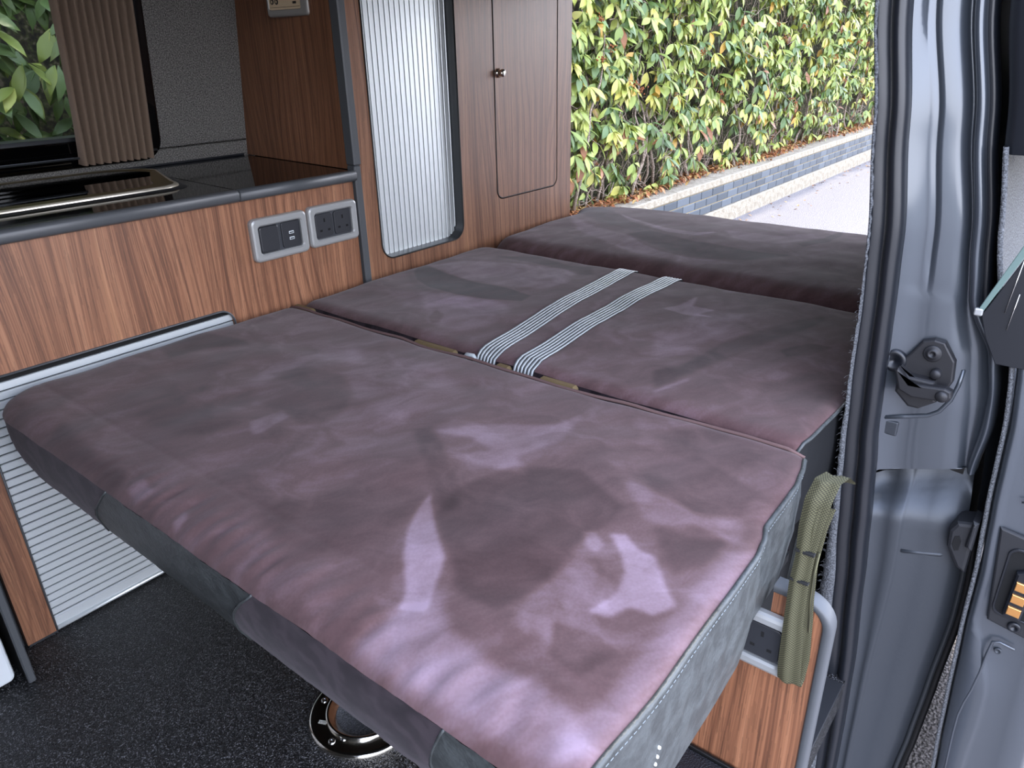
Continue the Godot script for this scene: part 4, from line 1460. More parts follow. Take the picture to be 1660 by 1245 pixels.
	obj("floor_disc", r2, M.felt_blue, fr)
	for i in 5:
		var a := deg_to_rad(103.0 + 72.0 * i)
		var p := Vector3(0.5465 + 0.0765 * cos(a), 0.0074, 0.635 + 0.0765 * sin(a))
		var sc := mb(true)
		lathe(sc, [[0.0062, 0.0], [0.0058, 0.0016], [0.004, 0.0028], [0.0022, 0.003], [0.002, 0.0018], [0.0, 0.0018]], Transform3D(Basis(Vector3.RIGHT, -PI / 2), p), 18)
		obj("screw", sc, M.steel, fr)
	var rv := mb(true)
	lathe(rv, [[0.006, 0.0], [0.0055, 0.002], [0.003, 0.003], [0.0, 0.0032]], Transform3D(Basis(Vector3.RIGHT, -PI / 2), Vector3(0.4865, 0.0075, 0.6525)), 16)
	obj("release_button", rv, M.steel, fr)
	# small engraved maker's mark: a row of narrow strokes over a long bar
	var mk := mb()
	var dir := Vector3(0.0052, 0, 0.0105).normalized()
	var mt := Transform3D(Basis(dir, Vector3.UP.cross(dir).normalized() * -1.0, Vector3.UP), Vector3(0.4795, 0.0076, 0.594))
	for q in [[0.0, 0.0, 0.0011, 0.004], [0.0019, 0.0, 0.003, 0.004], [0.0, 0.0031, 0.003, 0.004], [0.0042, 0.0, 0.0053, 0.004], [0.0042, 0.0015, 0.0072, 0.0024], [0.0066, 0.0, 0.0077, 0.004], [0.0088, 0.0, 0.0098, 0.004], [0.0088, 0.0, 0.0118, 0.001], [0.0108, 0.0, 0.0118, 0.004], [0.0128, 0.0, 0.0138, 0.004]]:
		box(mk, Vector3(q[0], -q[3], 0), Vector3(q[2], -q[1], 0.0004), 0.0, mt)
	box(mk, Vector3(-0.0005, -0.0062, 0), Vector3(0.015, -0.0054, 0.0004), 0.0, mt)
	obj("engraved_mark", mk, M.chalk, fr)

# ------------------------------------------------------------------ rear door pillar, seal, latch
func heights(lo: float, hi: float, n: int) -> PackedFloat32Array:
	var out := PackedFloat32Array()
	for i in n + 1: out.append(lerpf(hi, lo, float(i) / n))
	return out

func smooth_table(tab: Array, y: float) -> float:
	return (curve_table(tab, y - 0.014) + curve_table(tab, y) * 2.0 + curve_table(tab, y + 0.014)) / 4.0

func slope(p: Vector3, k: float) -> Vector3:   # the jamb's lower edge falls towards the inside of the van
	return p - Vector3(0, 0.032 * clampf((1.344 - p.z) / 0.11, 0.0, 1.1) * k, 0)

func pillar() -> void:
	var p := thing("door_pillar", "dark grey metallic door pillar at the rear of the sliding door opening, bearing the latch", "pillar", Vector3(1.17, -0.45, 1.26))
	# upper jamb
	var rows := []
	for y in heights(0.432, 1.36, 90):
		var sr := smooth_table(SEAL_R, y)
		var zg := smooth_table(GROOVE, y)
		var fr := smooth_table(FACE_R, y)
		var rl := smooth_table(RIDGE_L, y)
		var rr := smooth_table(RIDGE_R, y)
		var gd := 0.0035 * smoothstep(0.69, 0.75, y)   # depth of the pressed groove
		var body := 0.0
		if y < 0.62: body = 0.004 * smoothstep(0.62, 0.5, y)
		var r := PackedVector3Array()
		r.append(Vector3(1.146, y, sr - 0.012))
		r.append(Vector3(1.164, y, sr + 0.002))
		if y < 0.69: zg = lerpf(sr + 0.03, fr - 0.02, 0.25)
		r.append(Vector3(1.170, y, lerpf(sr, zg, 0.55)))
		r.append(Vector3(1.1712, y, zg - 0.009))
		r.append(Vector3(1.1715 - gd * 0.1, y, zg - 0.0045))
		r.append(Vector3(1.172 + gd, y, zg - 0.0012))
		r.append(Vector3(1.172 + gd, y, zg + 0.0012))
		r.append(Vector3(1.1725 - gd * 0.1, y, zg + 0.0045))
		r.append(Vector3(1.1728, y, zg + 0.009))
		r.append(Vector3(1.176, y, lerpf(zg, fr, 0.6)))
		r.append(Vector3(1.180, y, fr - 0.006))
		r.append(Vector3(1.190, y, fr + 0.001))
		r.append(Vector3(1.193, y, lerpf(fr, rl, 0.5)))
		r.append(Vector3(1.188, y, rl - 0.002))
		r.append(Vector3(1.172, y, rl + 0.001))
		r.append(Vector3(1.168, y, rl + 0.004))
		r.append(Vector3(1.168, y, rr - 0.004))
		r.append(Vector3(1.173, y, rr))
		r.append(Vector3(1.20, y, rr + 0.002))
		for k in r.size(): r[k] = slope(r[k], smoothstep(0.52, 0.432, y))
		rows.append(r)
	var up := mb(true)
	loft(up, rows)
	obj("upper_jamb", up, M.paint, p)
	# dark rubber channel behind the ridge
	var ch := mb(true)
	var crow := []
	for y in heights(0.64, 1.36, 40):
		var rr := smooth_table(RIDGE_R, y)
		crow.append(PackedVector3Array([Vector3(1.186, y, rr + 0.001), Vector3(1.183, y, rr + 0.006), Vector3(1.19, y, rr + 0.010), Vector3(1.21, y, rr + 0.011)]))
	loft(ch, crow)
	obj("outer_rubber", ch, M.rubber, p)
	# stepped lower plate with its curved pressed edge
	var cr := mb(true)
	tube(cr, PackedVector3Array([Vector3(1.166, 0.492, 1.222), Vector3(1.1715, 0.500, 1.255), Vector3(1.1745, 0.509, 1.284), Vector3(1.176, 0.519, 1.297), Vector3(1.1775, 0.54, 1.308), Vector3(1.179, 0.565, 1.313), Vector3(1.1805, 0.59, 1.315)]), 0.0046, 0.003, 8)
	obj("pressed_edge", cr, M.paint, p)
	var ub := mb(true)
	var uu := []
	for q in [[0.03, 0.4305], [0.004, 0.4305], [-0.001, 0.432], [0.0, 0.4335]]:
		uu.append(PackedVector3Array([slope(Vector3(1.165 + q[0], q[1], 1.23), 1.0), slope(Vector3(1.172 + q[0], q[1], 1.27), 1.0), slope(Vector3(1.177 + q[0], q[1], 1.31), 1.0), Vector3(1.181 + q[0], q[1], 1.344), Vector3(1.192 + q[0] * 0.3, q[1], 1.349)]))
	loft(ub, uu)
	obj("lower_lip", ub, M.paint, p)
	# lower sill section
	rows = []
	for y in heights(-0.45, 0.424, 64):
		var sr := smooth_table(SEAL_R, y)
		var lc := smooth_table(LOW_C, y)
		var lo := smooth_table(LOW_O, y)
		var back := 0.05 * smoothstep(0.33, 0.424, y)   # the rounded shoulder
		var sl := 0.018 * smoothstep(0.345, 0.415, y)
		var r := PackedVector3Array()
		r.append(Vector3(1.15 + back, y - sl, sr - 0.012))
		r.append(Vector3(1.166 + back, y - sl, sr + 0.002))
		r.append(Vector3(1.164 + back, y - sl * 0.8, lerpf(sr, lc, 0.5)))
		r.append(Vector3(1.162 + back, y - sl * 0.5, lc - 0.004))
		r.append(Vector3(1.165 + back, y - sl * 0.5, lc))
		r.append(Vector3(1.170 + back, y - sl * 0.4, lc + 0.004))
		r.append(Vector3(1.174 + back, y - sl * 0.2, lerpf(lc, lo, 0.4)))
		r.append(Vector3(1.182 + back, y - sl * 0.1, lerpf(lc, lo, 0.8)))
		r.append(Vector3(1.192 + back * 0.8, y, lo - 0.006))
		r.append(Vector3(1.205 + back * 0.4, y, lo))
		for k in r.size(): r[k] = slope(r[k], smoothstep(0.24, 0.40, y))
		rows.append(r)
	var low := mb(true)
	loft(low, rows)
	obj("sill_section", low, M.paint_matt, p)
	var stp := mb(true)   # pressed step lower down
	tube(stp, PackedVector3Array([Vector3(1.1705, 0.262, 1.292), Vector3(1.1755, 0.266, 1.315), Vector3(1.1815, 0.272, 1.345), Vector3(1.192, 0.276, 1.36)]), 0.0035, 0.0045, 8)
	obj("pressed_bead", stp, M.paint_matt, p)
	# outer skin edge: trim strip and black gap strip
	var tr := mb(true)
	var bl := mb(true)
	var tw := []
	var bw := []
	for y in heights(-0.45, 0.33, 40):
		var lo := smooth_table(LOW_O, y)
		tw.append(PackedVector3Array([Vector3(1.203, y, lo - 0.001), Vector3(1.197, y, lo + 0.001), Vector3(1.197, y, lo + 0.006), Vector3(1.204, y, lo + 0.008)]))
		bw.append(PackedVector3Array([Vector3(1.203, y, lo + 0.007), Vector3(1.2, y, lo + 0.010), Vector3(1.2, y, lo + 0.016), Vector3(1.215, y, lo + 0.018)]))
	loft(tr, tw)
	loft(bl, bw)
	obj("edge_trim", tr, M.edging_dark, p)
	obj("gap_rubber", bl, M.black, p)
	# outside of the body behind the opening
	var sk := mb(true)
	var skr := []
	for y in heights(-0.45, 0.66, 24):
		var z := smooth_table(RIDGE_R, y) if y > 0.43 else smooth_table(LOW_O, y) + 0.012
		skr.append(PackedVector3Array([Vector3(1.198, y, z), Vector3(1.26, y, z + 0.002), Vector3(1.36, y, z + 0.004 + 0.022 * smoothstep(0.24, 0.30, y)), Vector3(1.6, y, z + 0.004), Vector3(2.34, y, z - 0.02)]))
	loft(sk, skr)
	obj("outer_skin", sk, M.paint, p)
	obj("inner_panel", bx(1.225, -0.45, 1.24, 2.32, 0.6, 1.345), M.black, p)
	var qs := mb(true)
	var qr := []
	for y in heights(0.66, 1.36, 16):
		var z := smooth_table(RIDGE_R, y) + 0.003
		qr.append(PackedVector3Array([Vector3(1.198, y, z), Vector3(1.5, y, z + 0.004), Vector3(2.34, y, z - 0.02)]))
	loft(qs, qr)
	obj("quarter_window", qs, M.tinted, p)
	# felt-covered inner edge beside the seal, and the dark void behind it
	var fe := mb(true)
	var fr_rows := []
	var rn := noise(1.0, FastNoiseLite.TYPE_SIMPLEX_SMOOTH, 2, 88)
	for y in heights(-0.3, 1.36, 240):
		var a := smooth_table(LIN_Z, y) + 0.0022 * rn.get_noise_2d(y * 90.0, 1.0)
		var b := smooth_table(SEAL_L, y)
		fr_rows.append(PackedVector3Array([Vector3(1.16, y, a + 0.002), Vector3(1.118, y, a - 0.0005), Vector3(1.108, y, a + 0.001), Vector3(1.104 + 0.001 * rn.get_noise_2d(y * 70.0, 9.0), y, lerpf(a, b, 0.4)), Vector3(1.106, y, b), Vector3(1.125, y, b + 0.006)]))
	loft(fe, fr_rows)
	tag(obj("felt_edge", fe, M.felt_blue), "fuzzy grey felt edge of the side lining running up inside the black door seal", "lining edge")
	var hair := mb()
	for i in 150:
		var y := rng.randf_range(-0.2, 0.75)
		var a := smooth_table(LIN_Z, y)
		var q := Vector3(1.107, y, a + 0.001)
		var v := Vector3(-0.002 - rng.randf() * 0.003, rng.randf_range(-0.006, 0.004), -0.002 - rng.randf() * 0.004)
		tube(hair, PackedVector3Array([q, q + v * 0.6 + Vector3(0, 0.001, 0), q + v]), 0.0003, 0.0002, 3)
	var hz := obj("felt_fibres", hair, M.felt_blue)
	tag(hz, "loose grey fibres standing off the felt edge beside the door seal", "fibres", "", "stuff")
	# rubber door seal: a flat lip and a round bulb
	var se := thing("door_seal", "long black rubber door seal curving down the inner edge of the grey pillar", "seal", Vector3(1.14, -0.4, 1.24))
	rows = []
	for y in heights(-0.45, 1.36, 120):
		var a := smooth_table(SEAL_L, y)
		var b := smooth_table(SEAL_R, y)
		var w := b - a
		var r := PackedVector3Array()
		r.append(Vector3(1.135, y, a + 0.001))
		r.append(Vector3(1.112, y, a))
		r.append(Vector3(1.1105, y, a + 0.004))
		r.append(Vector3(1.114 + 0.0007 * rn.get_noise_2d(y * 120.0, 4.0), y, a + w * 0.22))
		r.append(Vector3(1.116, y, a + w * 0.42))
		for k in 9:
			var an := PI * k / 8.0
			r.append(Vector3(1.128 - 0.018 * sin(an), y, a + w * (0.72 - 0.28 * cos(an))))
		r.append(Vector3(1.15, y, b - 0.002))
		rows.append(r)
	var sm := mb(true)
	loft(sm, rows)
	obj("rubber_profile", sm, M.rubber, se)
	# latch
	var la := thing("door_latch", "dusty black metal latch block with a pivoting hook, screwed to the grey pillar", "latch", Vector3(1.16, 0.57, 1.27))
	var lt := facing_minus_x(1.172, 0, 0)
	var plate := PackedVector2Array([Vector2(1.236, 0.560), Vector2(1.262, 0.541), Vector2(1.300, 0.556), Vector2(1.307, 0.575), Vector2(1.304, 0.606), Vector2(1.286, 0.632), Vector2(1.272, 0.634), Vector2(1.257, 0.629), Vector2(1.244, 0.606), Vector2(1.234, 0.592)])
	var pl := mb()
	slab(pl, plate, 0.0, 0.012, 0.003, lt)
	obj("plate", pl, M.latch, la)
	var bl2 := mb()
	slab(bl2, PackedVector2Array([Vector2(1.237, 0.548), Vector2(1.258, 0.5285), Vector2(1.272, 0.5285), Vector2(1.294, 0.545), Vector2(1.286, 0.576), Vector2(1.252, 0.577), Vector2(1.2375, 0.588)]), 0.01, 0.03, 0.004, lt)
	obj("lower_block", bl2, M.latch, la)
	for k in 1:
		var hk := mb()
		slab(hk, PackedVector2Array([Vector2(1.243, 0.557), Vector2(1.262, 0.549), Vector2(1.308, 0.553), Vector2(1.313, 0.561), Vector2(1.311, 0.571), Vector2(1.302, 0.574), Vector2(1.256, 0.570), Vector2(1.237, 0.590), Vector2(1.233, 0.586)]), 0.027, 0.041, 0.003, lt)
		obj("hook_arm", hk, M.latch, la)
	var la2 := mb(true)
	lathe(la2, [[0.0085, 0.028], [0.0085, 0.043], [0.007, 0.0455], [0.0, 0.0455]], Transform3D(lt.basis, lt * Vector3(1.3005, 0.5615, 0)), 20)
	obj("pivot_pin", la2, M.latch, la)
	var la3 := mb(true)
	lathe(la3, [[0.0125, 0.01], [0.0125, 0.0145], [0.011, 0.0155], [0.0075, 0.0155], [0.0065, 0.018], [0.004, 0.018], [0.0032, 0.0155], [0.0, 0.0155]], Transform3D(lt.basis, lt * Vector3(1.2735, 0.613, 0)), 24)
	obj("screw", la3, M.latch, la)
	var la4 := mb(true)
	lathe(la4, [[0.0075, 0.01], [0.0075, 0.022], [0.006, 0.024], [0.0, 0.024]], Transform3D(lt.basis, lt * Vector3(1.284, 0.585, 0)), 18)
	obj("catch_pin", la4, M.latch, la)
	var bf := thing("rubber_buffer", "round black rubber buffer on the grey pillar, between seal and latch", "buffer", Vector3(1.165, 0.585, 1.222))
	var bm := mb(true)
	lathe(bm, [[0.0175, 0.0], [0.0175, 0.006], [0.0165, 0.008], [0.011, 0.0092], [0.010, 0.008], [0.004, 0.0078], [0.003, 0.0062], [0.0, 0.0062]], facing_minus_x(1.166, 0.590, 1.2245), 28)
	obj("buffer_cap", bm, M.rubber, bf)
	var pk := thing("rubber_plug", "small oblong grey plug let into the pillar below the latch", "plug", Vector3(1.17, 0.475, 1.24))
	var pm := mb()
	slab(pm, rrect(1.226, 0.464, 1.249, 0.489, 0.003), 0.0, 0.006, 0.0025, facing_minus_x(1.1705, 0, 0))
	obj("plug_face", pm, M.paint_matt, pk)
	var hm := mb(true)
	lathe(hm, [[0.0045, 0.0], [0.004, 0.001], [0.003, -0.001], [0.0, -0.001]], facing_minus_x(1.1735, 0.478, 1.2745), 14)
	tag(obj("drain_hole", hm, M.paint_matt), "tiny round dimple in the pillar right of the oblong plug", "dimple")
	# rubber stop low on the pillar
	var rs := thing("door_stop", "black moulded rubber door stop with an oblong hole, low on the grey pillar", "door stop", Vector3(1.15, 0.31, 1.385))
	var rt := facing_minus_x(1.17, 0, 0)
	var rb := mb()
	slab(rb, PackedVector2Array([Vector2(1.352, 0.305), Vector2(1.371, 0.272), Vector2(1.386, 0.266), Vector2(1.386, 0.358), Vector2(1.378, 0.357), Vector2(1.358, 0.352), Vector2(1.350, 0.335)]), -0.03, 0.012, 0.006, rt)
	obj("block", rb, M.rubber_matt, rs)
	var rh := mb()
	slab(rh, PackedVector2Array([Vector2(1.3585, 0.312), Vector2(1.364, 0.302), Vector2(1.3695, 0.305), Vector2(1.370, 0.322), Vector2(1.366, 0.331), Vector2(1.3595, 0.328)]), 0.008, 0.0128, 0.001, rt)
	obj("oblong_hole", rh, M.void, rs)
	var rc := mb()
	slab(rc, PackedVector2Array([Vector2(1.376, 0.318), Vector2(1.3865, 0.314), Vector2(1.3865, 0.364), Vector2(1.378, 0.366)]), -0.02, 0.022, 0.006, rt)
	obj("upper_rib", rc, M.rubber_matt, rs)

# ------------------------------------------------------------------ the open sliding door, alongside the body
const DOOR_Z := [[-0.5, 1.442], [-0.139, 1.417], [-0.045, 1.410], [0.091, 1.403], [0.193, 1.3975], [0.278, 1.396], [0.355, 1.390], [0.424, 1.385], [0.522, 1.381], [0.615, 1.371], [0.66, 1.355], [0.70, 1.336], [0.8, 1.316], [0.93, 1.296], [1.078, 1.268], [1.36, 1.2]]
func sliding_door() -> void:
	var d := thing("sliding_door", "open sliding van door at the right edge, with felt edge and brass contact plate", "door", Vector3(1.7, -0.45, 1.45))
	var face := mb(true)
	var rows := []
	for y in heights(-0.5, 0.66, 60):
		var z := smooth_table(DOOR_Z, y)
		# the pressed form of the door's leading face
		var ins := smoothstep(0.19, 0.155, y)
		var w := 0.018 + 0.012 * ins + 0.05 * smoothstep(0.16, 0.06, y) * (1.0 - smoothstep(0.06, -0.3, y)) * 0.4
		rows.append(PackedVector3Array([Vector3(1.20, y, z + 0.004), Vector3(1.158, y, z + 0.008), Vector3(1.150, y, z + 0.013), Vector3(1.150, y, z + w), Vector3(1.153, y, z + w + 0.004), Vector3(1.160 - 0.003 * (1.0 - ins), y, z + w + 0.010), Vector3(1.160, y, z + 0.09), Vector3(1.165, y, z + 0.12), Vector3(1.185, y, z + 0.128), Vector3(1.3, y, z + 0.13), Vector3(2.2, y, z + 0.12)]))
	loft(face, rows)
	obj("door_shell", face, M.paint, d)
	var inner := mb(true)
	rows = []
	for y in heights(-0.5, 0.905, 50):
		var z := smooth_table(DOOR_Z, y)
		rows.append(PackedVector3Array([Vector3(1.158, y, z + 0.006), Vector3(1.151, y, z + 0.0035), Vector3(1.152, y, z), Vector3(1.17, y, z - 0.001), Vector3(2.2, y, z - 0.006)]))
	loft(inner, rows, false, true)
	obj("felt_lining", inner, M.felt_blue, d)
	var trim := mb(true)
	rows = []
	for y in heights(0.895, 1.36, 30):
		var z := smooth_table(DOOR_Z, y)
		rows.append(PackedVector3Array([Vector3(2.2, y, z - 0.004), Vector3(1.30, y, z - 0.004), Vector3(1.285, y, z + 0.002), Vector3(1.22, y, z - 0.006), Vector3(1.165, y, z), Vector3(1.158, y, z + 0.012), Vector3(1.16, y, z + 0.06), Vector3(1.18, y, z + 0.12), Vector3(2.2, y, z + 0.11)]))
	loft(trim, rows)
	obj("window_surround", trim, M.rubber, d)
	var ge := mb()
	box(ge, Vector3(1.138, 0.686, 1.313), Vector3(1.146, 0.696, 1.3235), 0.0015)
	obj("glass_clip", ge, M.silver_plastic, d)
	var gs := mb()
	slab(gs, PackedVector2Array([Vector2(1.316, 0.691), Vector2(1.3225, 0.690), Vector2(1.352, 0.768), Vector2(1.363, 0.80), Vector2(1.352, 0.795)]), 0.0, 0.004, 0.001, facing_minus_x(1.144, 0, 0))
	obj("glass_edge", gs, M.pale_glass, d)
	var dk := mb()
	slab(dk, PackedVector2Array([Vector2(1.322, 0.685), Vector2(1.333, 0.655), Vector2(1.352, 0.62), Vector2(1.395, 0.62), Vector2(1.395, 0.80), Vector2(1.365, 0.80)]), -0.004, 0.0, 0.001, facing_minus_x(1.146, 0, 0))
	obj("corner_trim", dk, M.rubber, d)
	for q in [[0.695, 1.348, 0.767, 1.354], [0.672, 1.355, 0.723, 1.359]]:
		var cs := mb(true)
		tube(cs, PackedVector3Array([Vector3(1.1415, q[0], q[1]), Vector3(1.1415, q[2], q[3])]), 0.0008, 0.0008, 6)
		obj("bright_strip", cs, M.steel, d)
	# contact plate
	var ct := facing_minus_x(1.157, 0, 0)
	var pl := mb()
	slab(pl, PackedVector2Array([Vector2(1.430, 0.205), Vector2(1.530, 0.185), Vector2(1.530, 0.350), Vector2(1.4125, 0.371)]), 0.0, 0.007, 0.003, ct)
	var plate := obj("contact_plate", pl, M.rubber_matt, d)
	var rc := mb()
	frame(rc, rrect(1.431, 0.222, 1.50, 0.346, 0.014), rrect(1.4345, 0.226, 1.496, 0.342, 0.012), 0.006, 0.0095, 0.001, ct)
	obj("recess_rim", rc, M.rubber, plate)
	var rv := mb()
	slab(rv, rrect(1.434, 0.2255, 1.497, 0.3425, 0.012), 0.0068, 0.0076, 0.0, ct)
	obj("recess", rv, M.void, plate)
	var hs := mb()
	slab(hs, PackedVector2Array([Vector2(1.4455, 0.230), Vector2(1.470, 0.228), Vector2(1.476, 0.312), Vector2(1.462, 0.318), Vector2(1.4475, 0.310)]), 0.007, 0.018, 0.004, ct)
	obj("contact_block", hs, M.rubber, plate)
	for i in 3:
		var b := mb()
		var y := 0.237 + i * 0.0225
		slab(b, PackedVector2Array([Vector2(1.4495 + i * 0.0006, y), Vector2(1.467 + i * 0.0006, y - 0.0015), Vector2(1.4675 + i * 0.0006, y + 0.0135), Vector2(1.450 + i * 0.0006, y + 0.015)]), 0.017, 0.0205, 0.001, ct)
		obj("brass_contact", b, M.brass, plate)
	var sc := mb(true)
	lathe(sc, [[0.009, 0.006], [0.009, 0.010], [0.0075, 0.0115], [0.004, 0.0115], [0.003, 0.009], [0.0, 0.009]], Transform3D(ct.basis, ct * Vector3(1.4655, 0.2105, 0)), 22)
	obj("screw", sc, M.rubber, plate)
	var s2 := mb(true)
	lathe(s2, [[0.0055, 0.0], [0.005, 0.0025], [0.0035, 0.003], [0.0025, 0.0015], [0.0, 0.0015]], facing_minus_x(1.159, 0.150, 1.456), 18)
	obj("plug_screw", s2, M.paint_matt, d)
	var bead := mb(true)
	var pts := PackedVector3Array()
	for q in [[0.168, 1.475], [0.172, 1.455], [0.168, 1.446], [0.14, 1.4435], [0.10, 1.442], [0.06, 1.4385], [0.03, 1.434], [0.0, 1.4315], [-0.04, 1.4325], [-0.09, 1.435], [-0.16, 1.439]]: pts.append(Vector3(1.1515, q[0], q[1]))
	tube(bead, pts, 0.0022, 0.0022, 8)
	obj("pressed_bead", bead, M.paint, d)
	var b2 := mb(true)
	tube(b2, PackedVector3Array([Vector3(1.153, 0.42, 1.47), Vector3(1.151, 0.424, 1.44), Vector3(1.1505, 0.421, 1.428)]), 0.0025, 0.0015, 6)
	obj("upper_bead", b2, M.paint, d)

# ------------------------------------------------------------------ outside: ground, low wall, hedge
func leaf_mesh(l: float, w: float, droop: float, fold: float) -> ArrayMesh:
	var st := mb(true)
	var mid := []
	var lf := []
	var rt := []
	var ws := [0.08, 0.55, 0.95, 1.0, 0.62, 0.0]
	for i in 6:
		var k := i / 5.0
		var y := -l * k
		var z := -droop * l * k * k
		mid.append(Vector3(0, y, z))
		lf.append(Vector3(-w * 0.5 * ws[i], y + 0.02 * l, z + fold * w * ws[i]))
		rt.append(Vector3(w * 0.5 * ws[i], y + 0.02 * l, z + fold * w * ws[i]))
	for i in 5:
		Q(st, lf[i], lf[i + 1], mid[i + 1], mid[i])
		Q(st, mid[i], mid[i + 1], rt[i + 1], rt[i])
	st.generate_normals()
	return st.commit()

func leaf_mat(called: String, c: Color) -> StandardMaterial3D:
	var m := mat(called, c, 0.42)
	m.backlight_enabled = true
	m.backlight = Color(0.5, 0.5, 0.4)
	m.metallic_specular = 0.4
	return m

func outside() -> void:
	var g := mb()
	box(g, Vector3(-14, -0.9, -1.6), Vector3(40, -0.58, 22))
	struct("ground", g, M.asphalt)
	# low wall: plinth, three courses of blue-grey bricks, coping
	var w := thing("brick_wall", "low wall of dark blue-grey brick courses with pale coping, at the foot of the hedge", "wall", Vector3(9, -0.58, -1.7))
	var p := mb()
	box(p, Vector3(-3, -0.62, -1.9), Vector3(22, -0.425, -1.525), 0.008)
	obj("plinth", p, M.concrete, w)
	var co := mb(true)
	co = mb()
	for i in 28:
		var x := -3.0 + i * 0.9
		box(co, Vector3(x + 0.002, -0.197, -1.92), Vector3(x + 0.898, -0.13 + 0.002 * ((i * 7) % 3), -1.54), 0.008)
	obj("coping", co, M.concrete, w)
	var mo := mb()
	box(mo, Vector3(-3, -0.43, -1.9), Vector3(22, -0.195, -1.556))
	obj("mortar_bed", mo, M.mortar, w)
	var brick := bx(0, 0, 0, 0.232, 0.066, 0.06, 0.004)
	brick.generate_normals()
	var bm := brick.commit()
	for c in 3:
		for i in 62:
			var x := 3.6 + i * 0.243 + (0.1215 if c % 2 else 0.0)
			if x > 18.0: continue
			put("brick", bm, M["brick_%d" % ((i * 5 + c * 3 + i / 4) % 3)], w, Transform3D(Basis.IDENTITY, Vector3(x, -0.4225 + c * 0.0757, -1.608 + 0.0015 * ((i * 3 + c) % 3))))
	# hedge
	var h := thing("hedge", "tall green and yellow leafy climbing hedge behind the low wall, seen through the tailgate", "hedge", Vector3(8, -0.13, -1.95))
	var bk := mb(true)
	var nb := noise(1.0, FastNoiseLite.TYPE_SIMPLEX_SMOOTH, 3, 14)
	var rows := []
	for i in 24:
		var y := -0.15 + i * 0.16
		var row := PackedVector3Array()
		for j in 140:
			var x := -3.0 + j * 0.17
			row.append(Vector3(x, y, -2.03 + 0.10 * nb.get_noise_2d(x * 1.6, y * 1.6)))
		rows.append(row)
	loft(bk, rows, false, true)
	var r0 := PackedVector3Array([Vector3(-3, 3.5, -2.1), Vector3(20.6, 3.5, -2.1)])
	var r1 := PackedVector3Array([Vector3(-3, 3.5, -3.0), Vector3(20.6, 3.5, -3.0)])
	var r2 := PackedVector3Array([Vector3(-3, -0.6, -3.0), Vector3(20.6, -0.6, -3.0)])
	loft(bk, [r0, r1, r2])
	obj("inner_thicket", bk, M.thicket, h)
	# stems and twigs
	var bulge := func(x: float, y: float) -> float: return 0.16 * nb.get_noise_2d(x * 0.7 + 40.0, y * 0.9)
	for i in 46:
		var st := mb(true)
		var x := 4.2 + pow(i / 45.0, 1.3) * 9.0 + rng.randf_range(-0.1, 0.1)
		var y := -0.12
		var pts := PackedVector3Array()
		var lean := rng.randf_range(-0.5, 0.5)
		var zz := -1.78 + rng.randf_range(-0.1, 0.06)
		for k in 9:
			pts.append(Vector3(x, y, zz + bulge.call(x, y)))
			x += lean * 0.14 + rng.randf_range(-0.07, 0.07)
			y += rng.randf_range(0.10, 0.2)
			zz += rng.randf_range(-0.03, 0.03)
		tube(st, pts, rng.randf_range(0.009, 0.019), 0.004, 6)
		obj("stem", st, M.bark, h)
	var tw := mb(true)
	for i in 1900:
		var x := 3.9 + pow(rng.randf(), 1.5) * 9.5
		var y := -0.1 + pow(rng.randf(), 1.4) * 2.4
		var z: float = -1.80 + bulge.call(x, y) + rng.randf_range(-0.1, 0.08)
		var dir := Vector3(rng.randf_range(-1, 1), rng.randf_range(-0.5, 1), rng.randf_range(-0.15, 0.2)).normalized()
		var pts := PackedVector3Array()
		var q := Vector3(x, y, z)
		for k in 4:
			pts.append(q)
			dir = (dir + Vector3(rng.randf_range(-0.5, 0.5), rng.randf_range(-0.5, 0.5), rng.randf_range(-0.15, 0.15))).normalized()
			q += dir * rng.randf_range(0.05, 0.11)
		tube(tw, pts, rng.randf_range(0.003, 0.006), 0.0015, 4)
	var two := obj("twigs", tw, M.bark, h)
	two.set_meta("kind", "stuff")
	# leaves: whorls hanging off the face
	var meshes := [leaf_mesh(0.125, 0.045, 0.25, 0.10), leaf_mesh(0.115, 0.036, 0.4, 0.16), leaf_mesh(0.135, 0.052, 0.15, 0.08), leaf_mesh(0.095, 0.038, 0.5, 0.2)]
	var cols := [Color(0.42, 0.48, 0.22), Color(0.52, 0.57, 0.27), Color(0.61, 0.64, 0.32), Color(0.28, 0.36, 0.17), Color(0.68, 0.66, 0.32), Color(0.34, 0.43, 0.25), Color(0.66, 0.52, 0.22), Color(0.48, 0.31, 0.18)]
	var lm := []
	for i in cols.size(): lm.append(leaf_mat("leaf_%d" % i, cols[i]))
	var all := []
	var eye := Vector3(0, 1.03, 1.42)
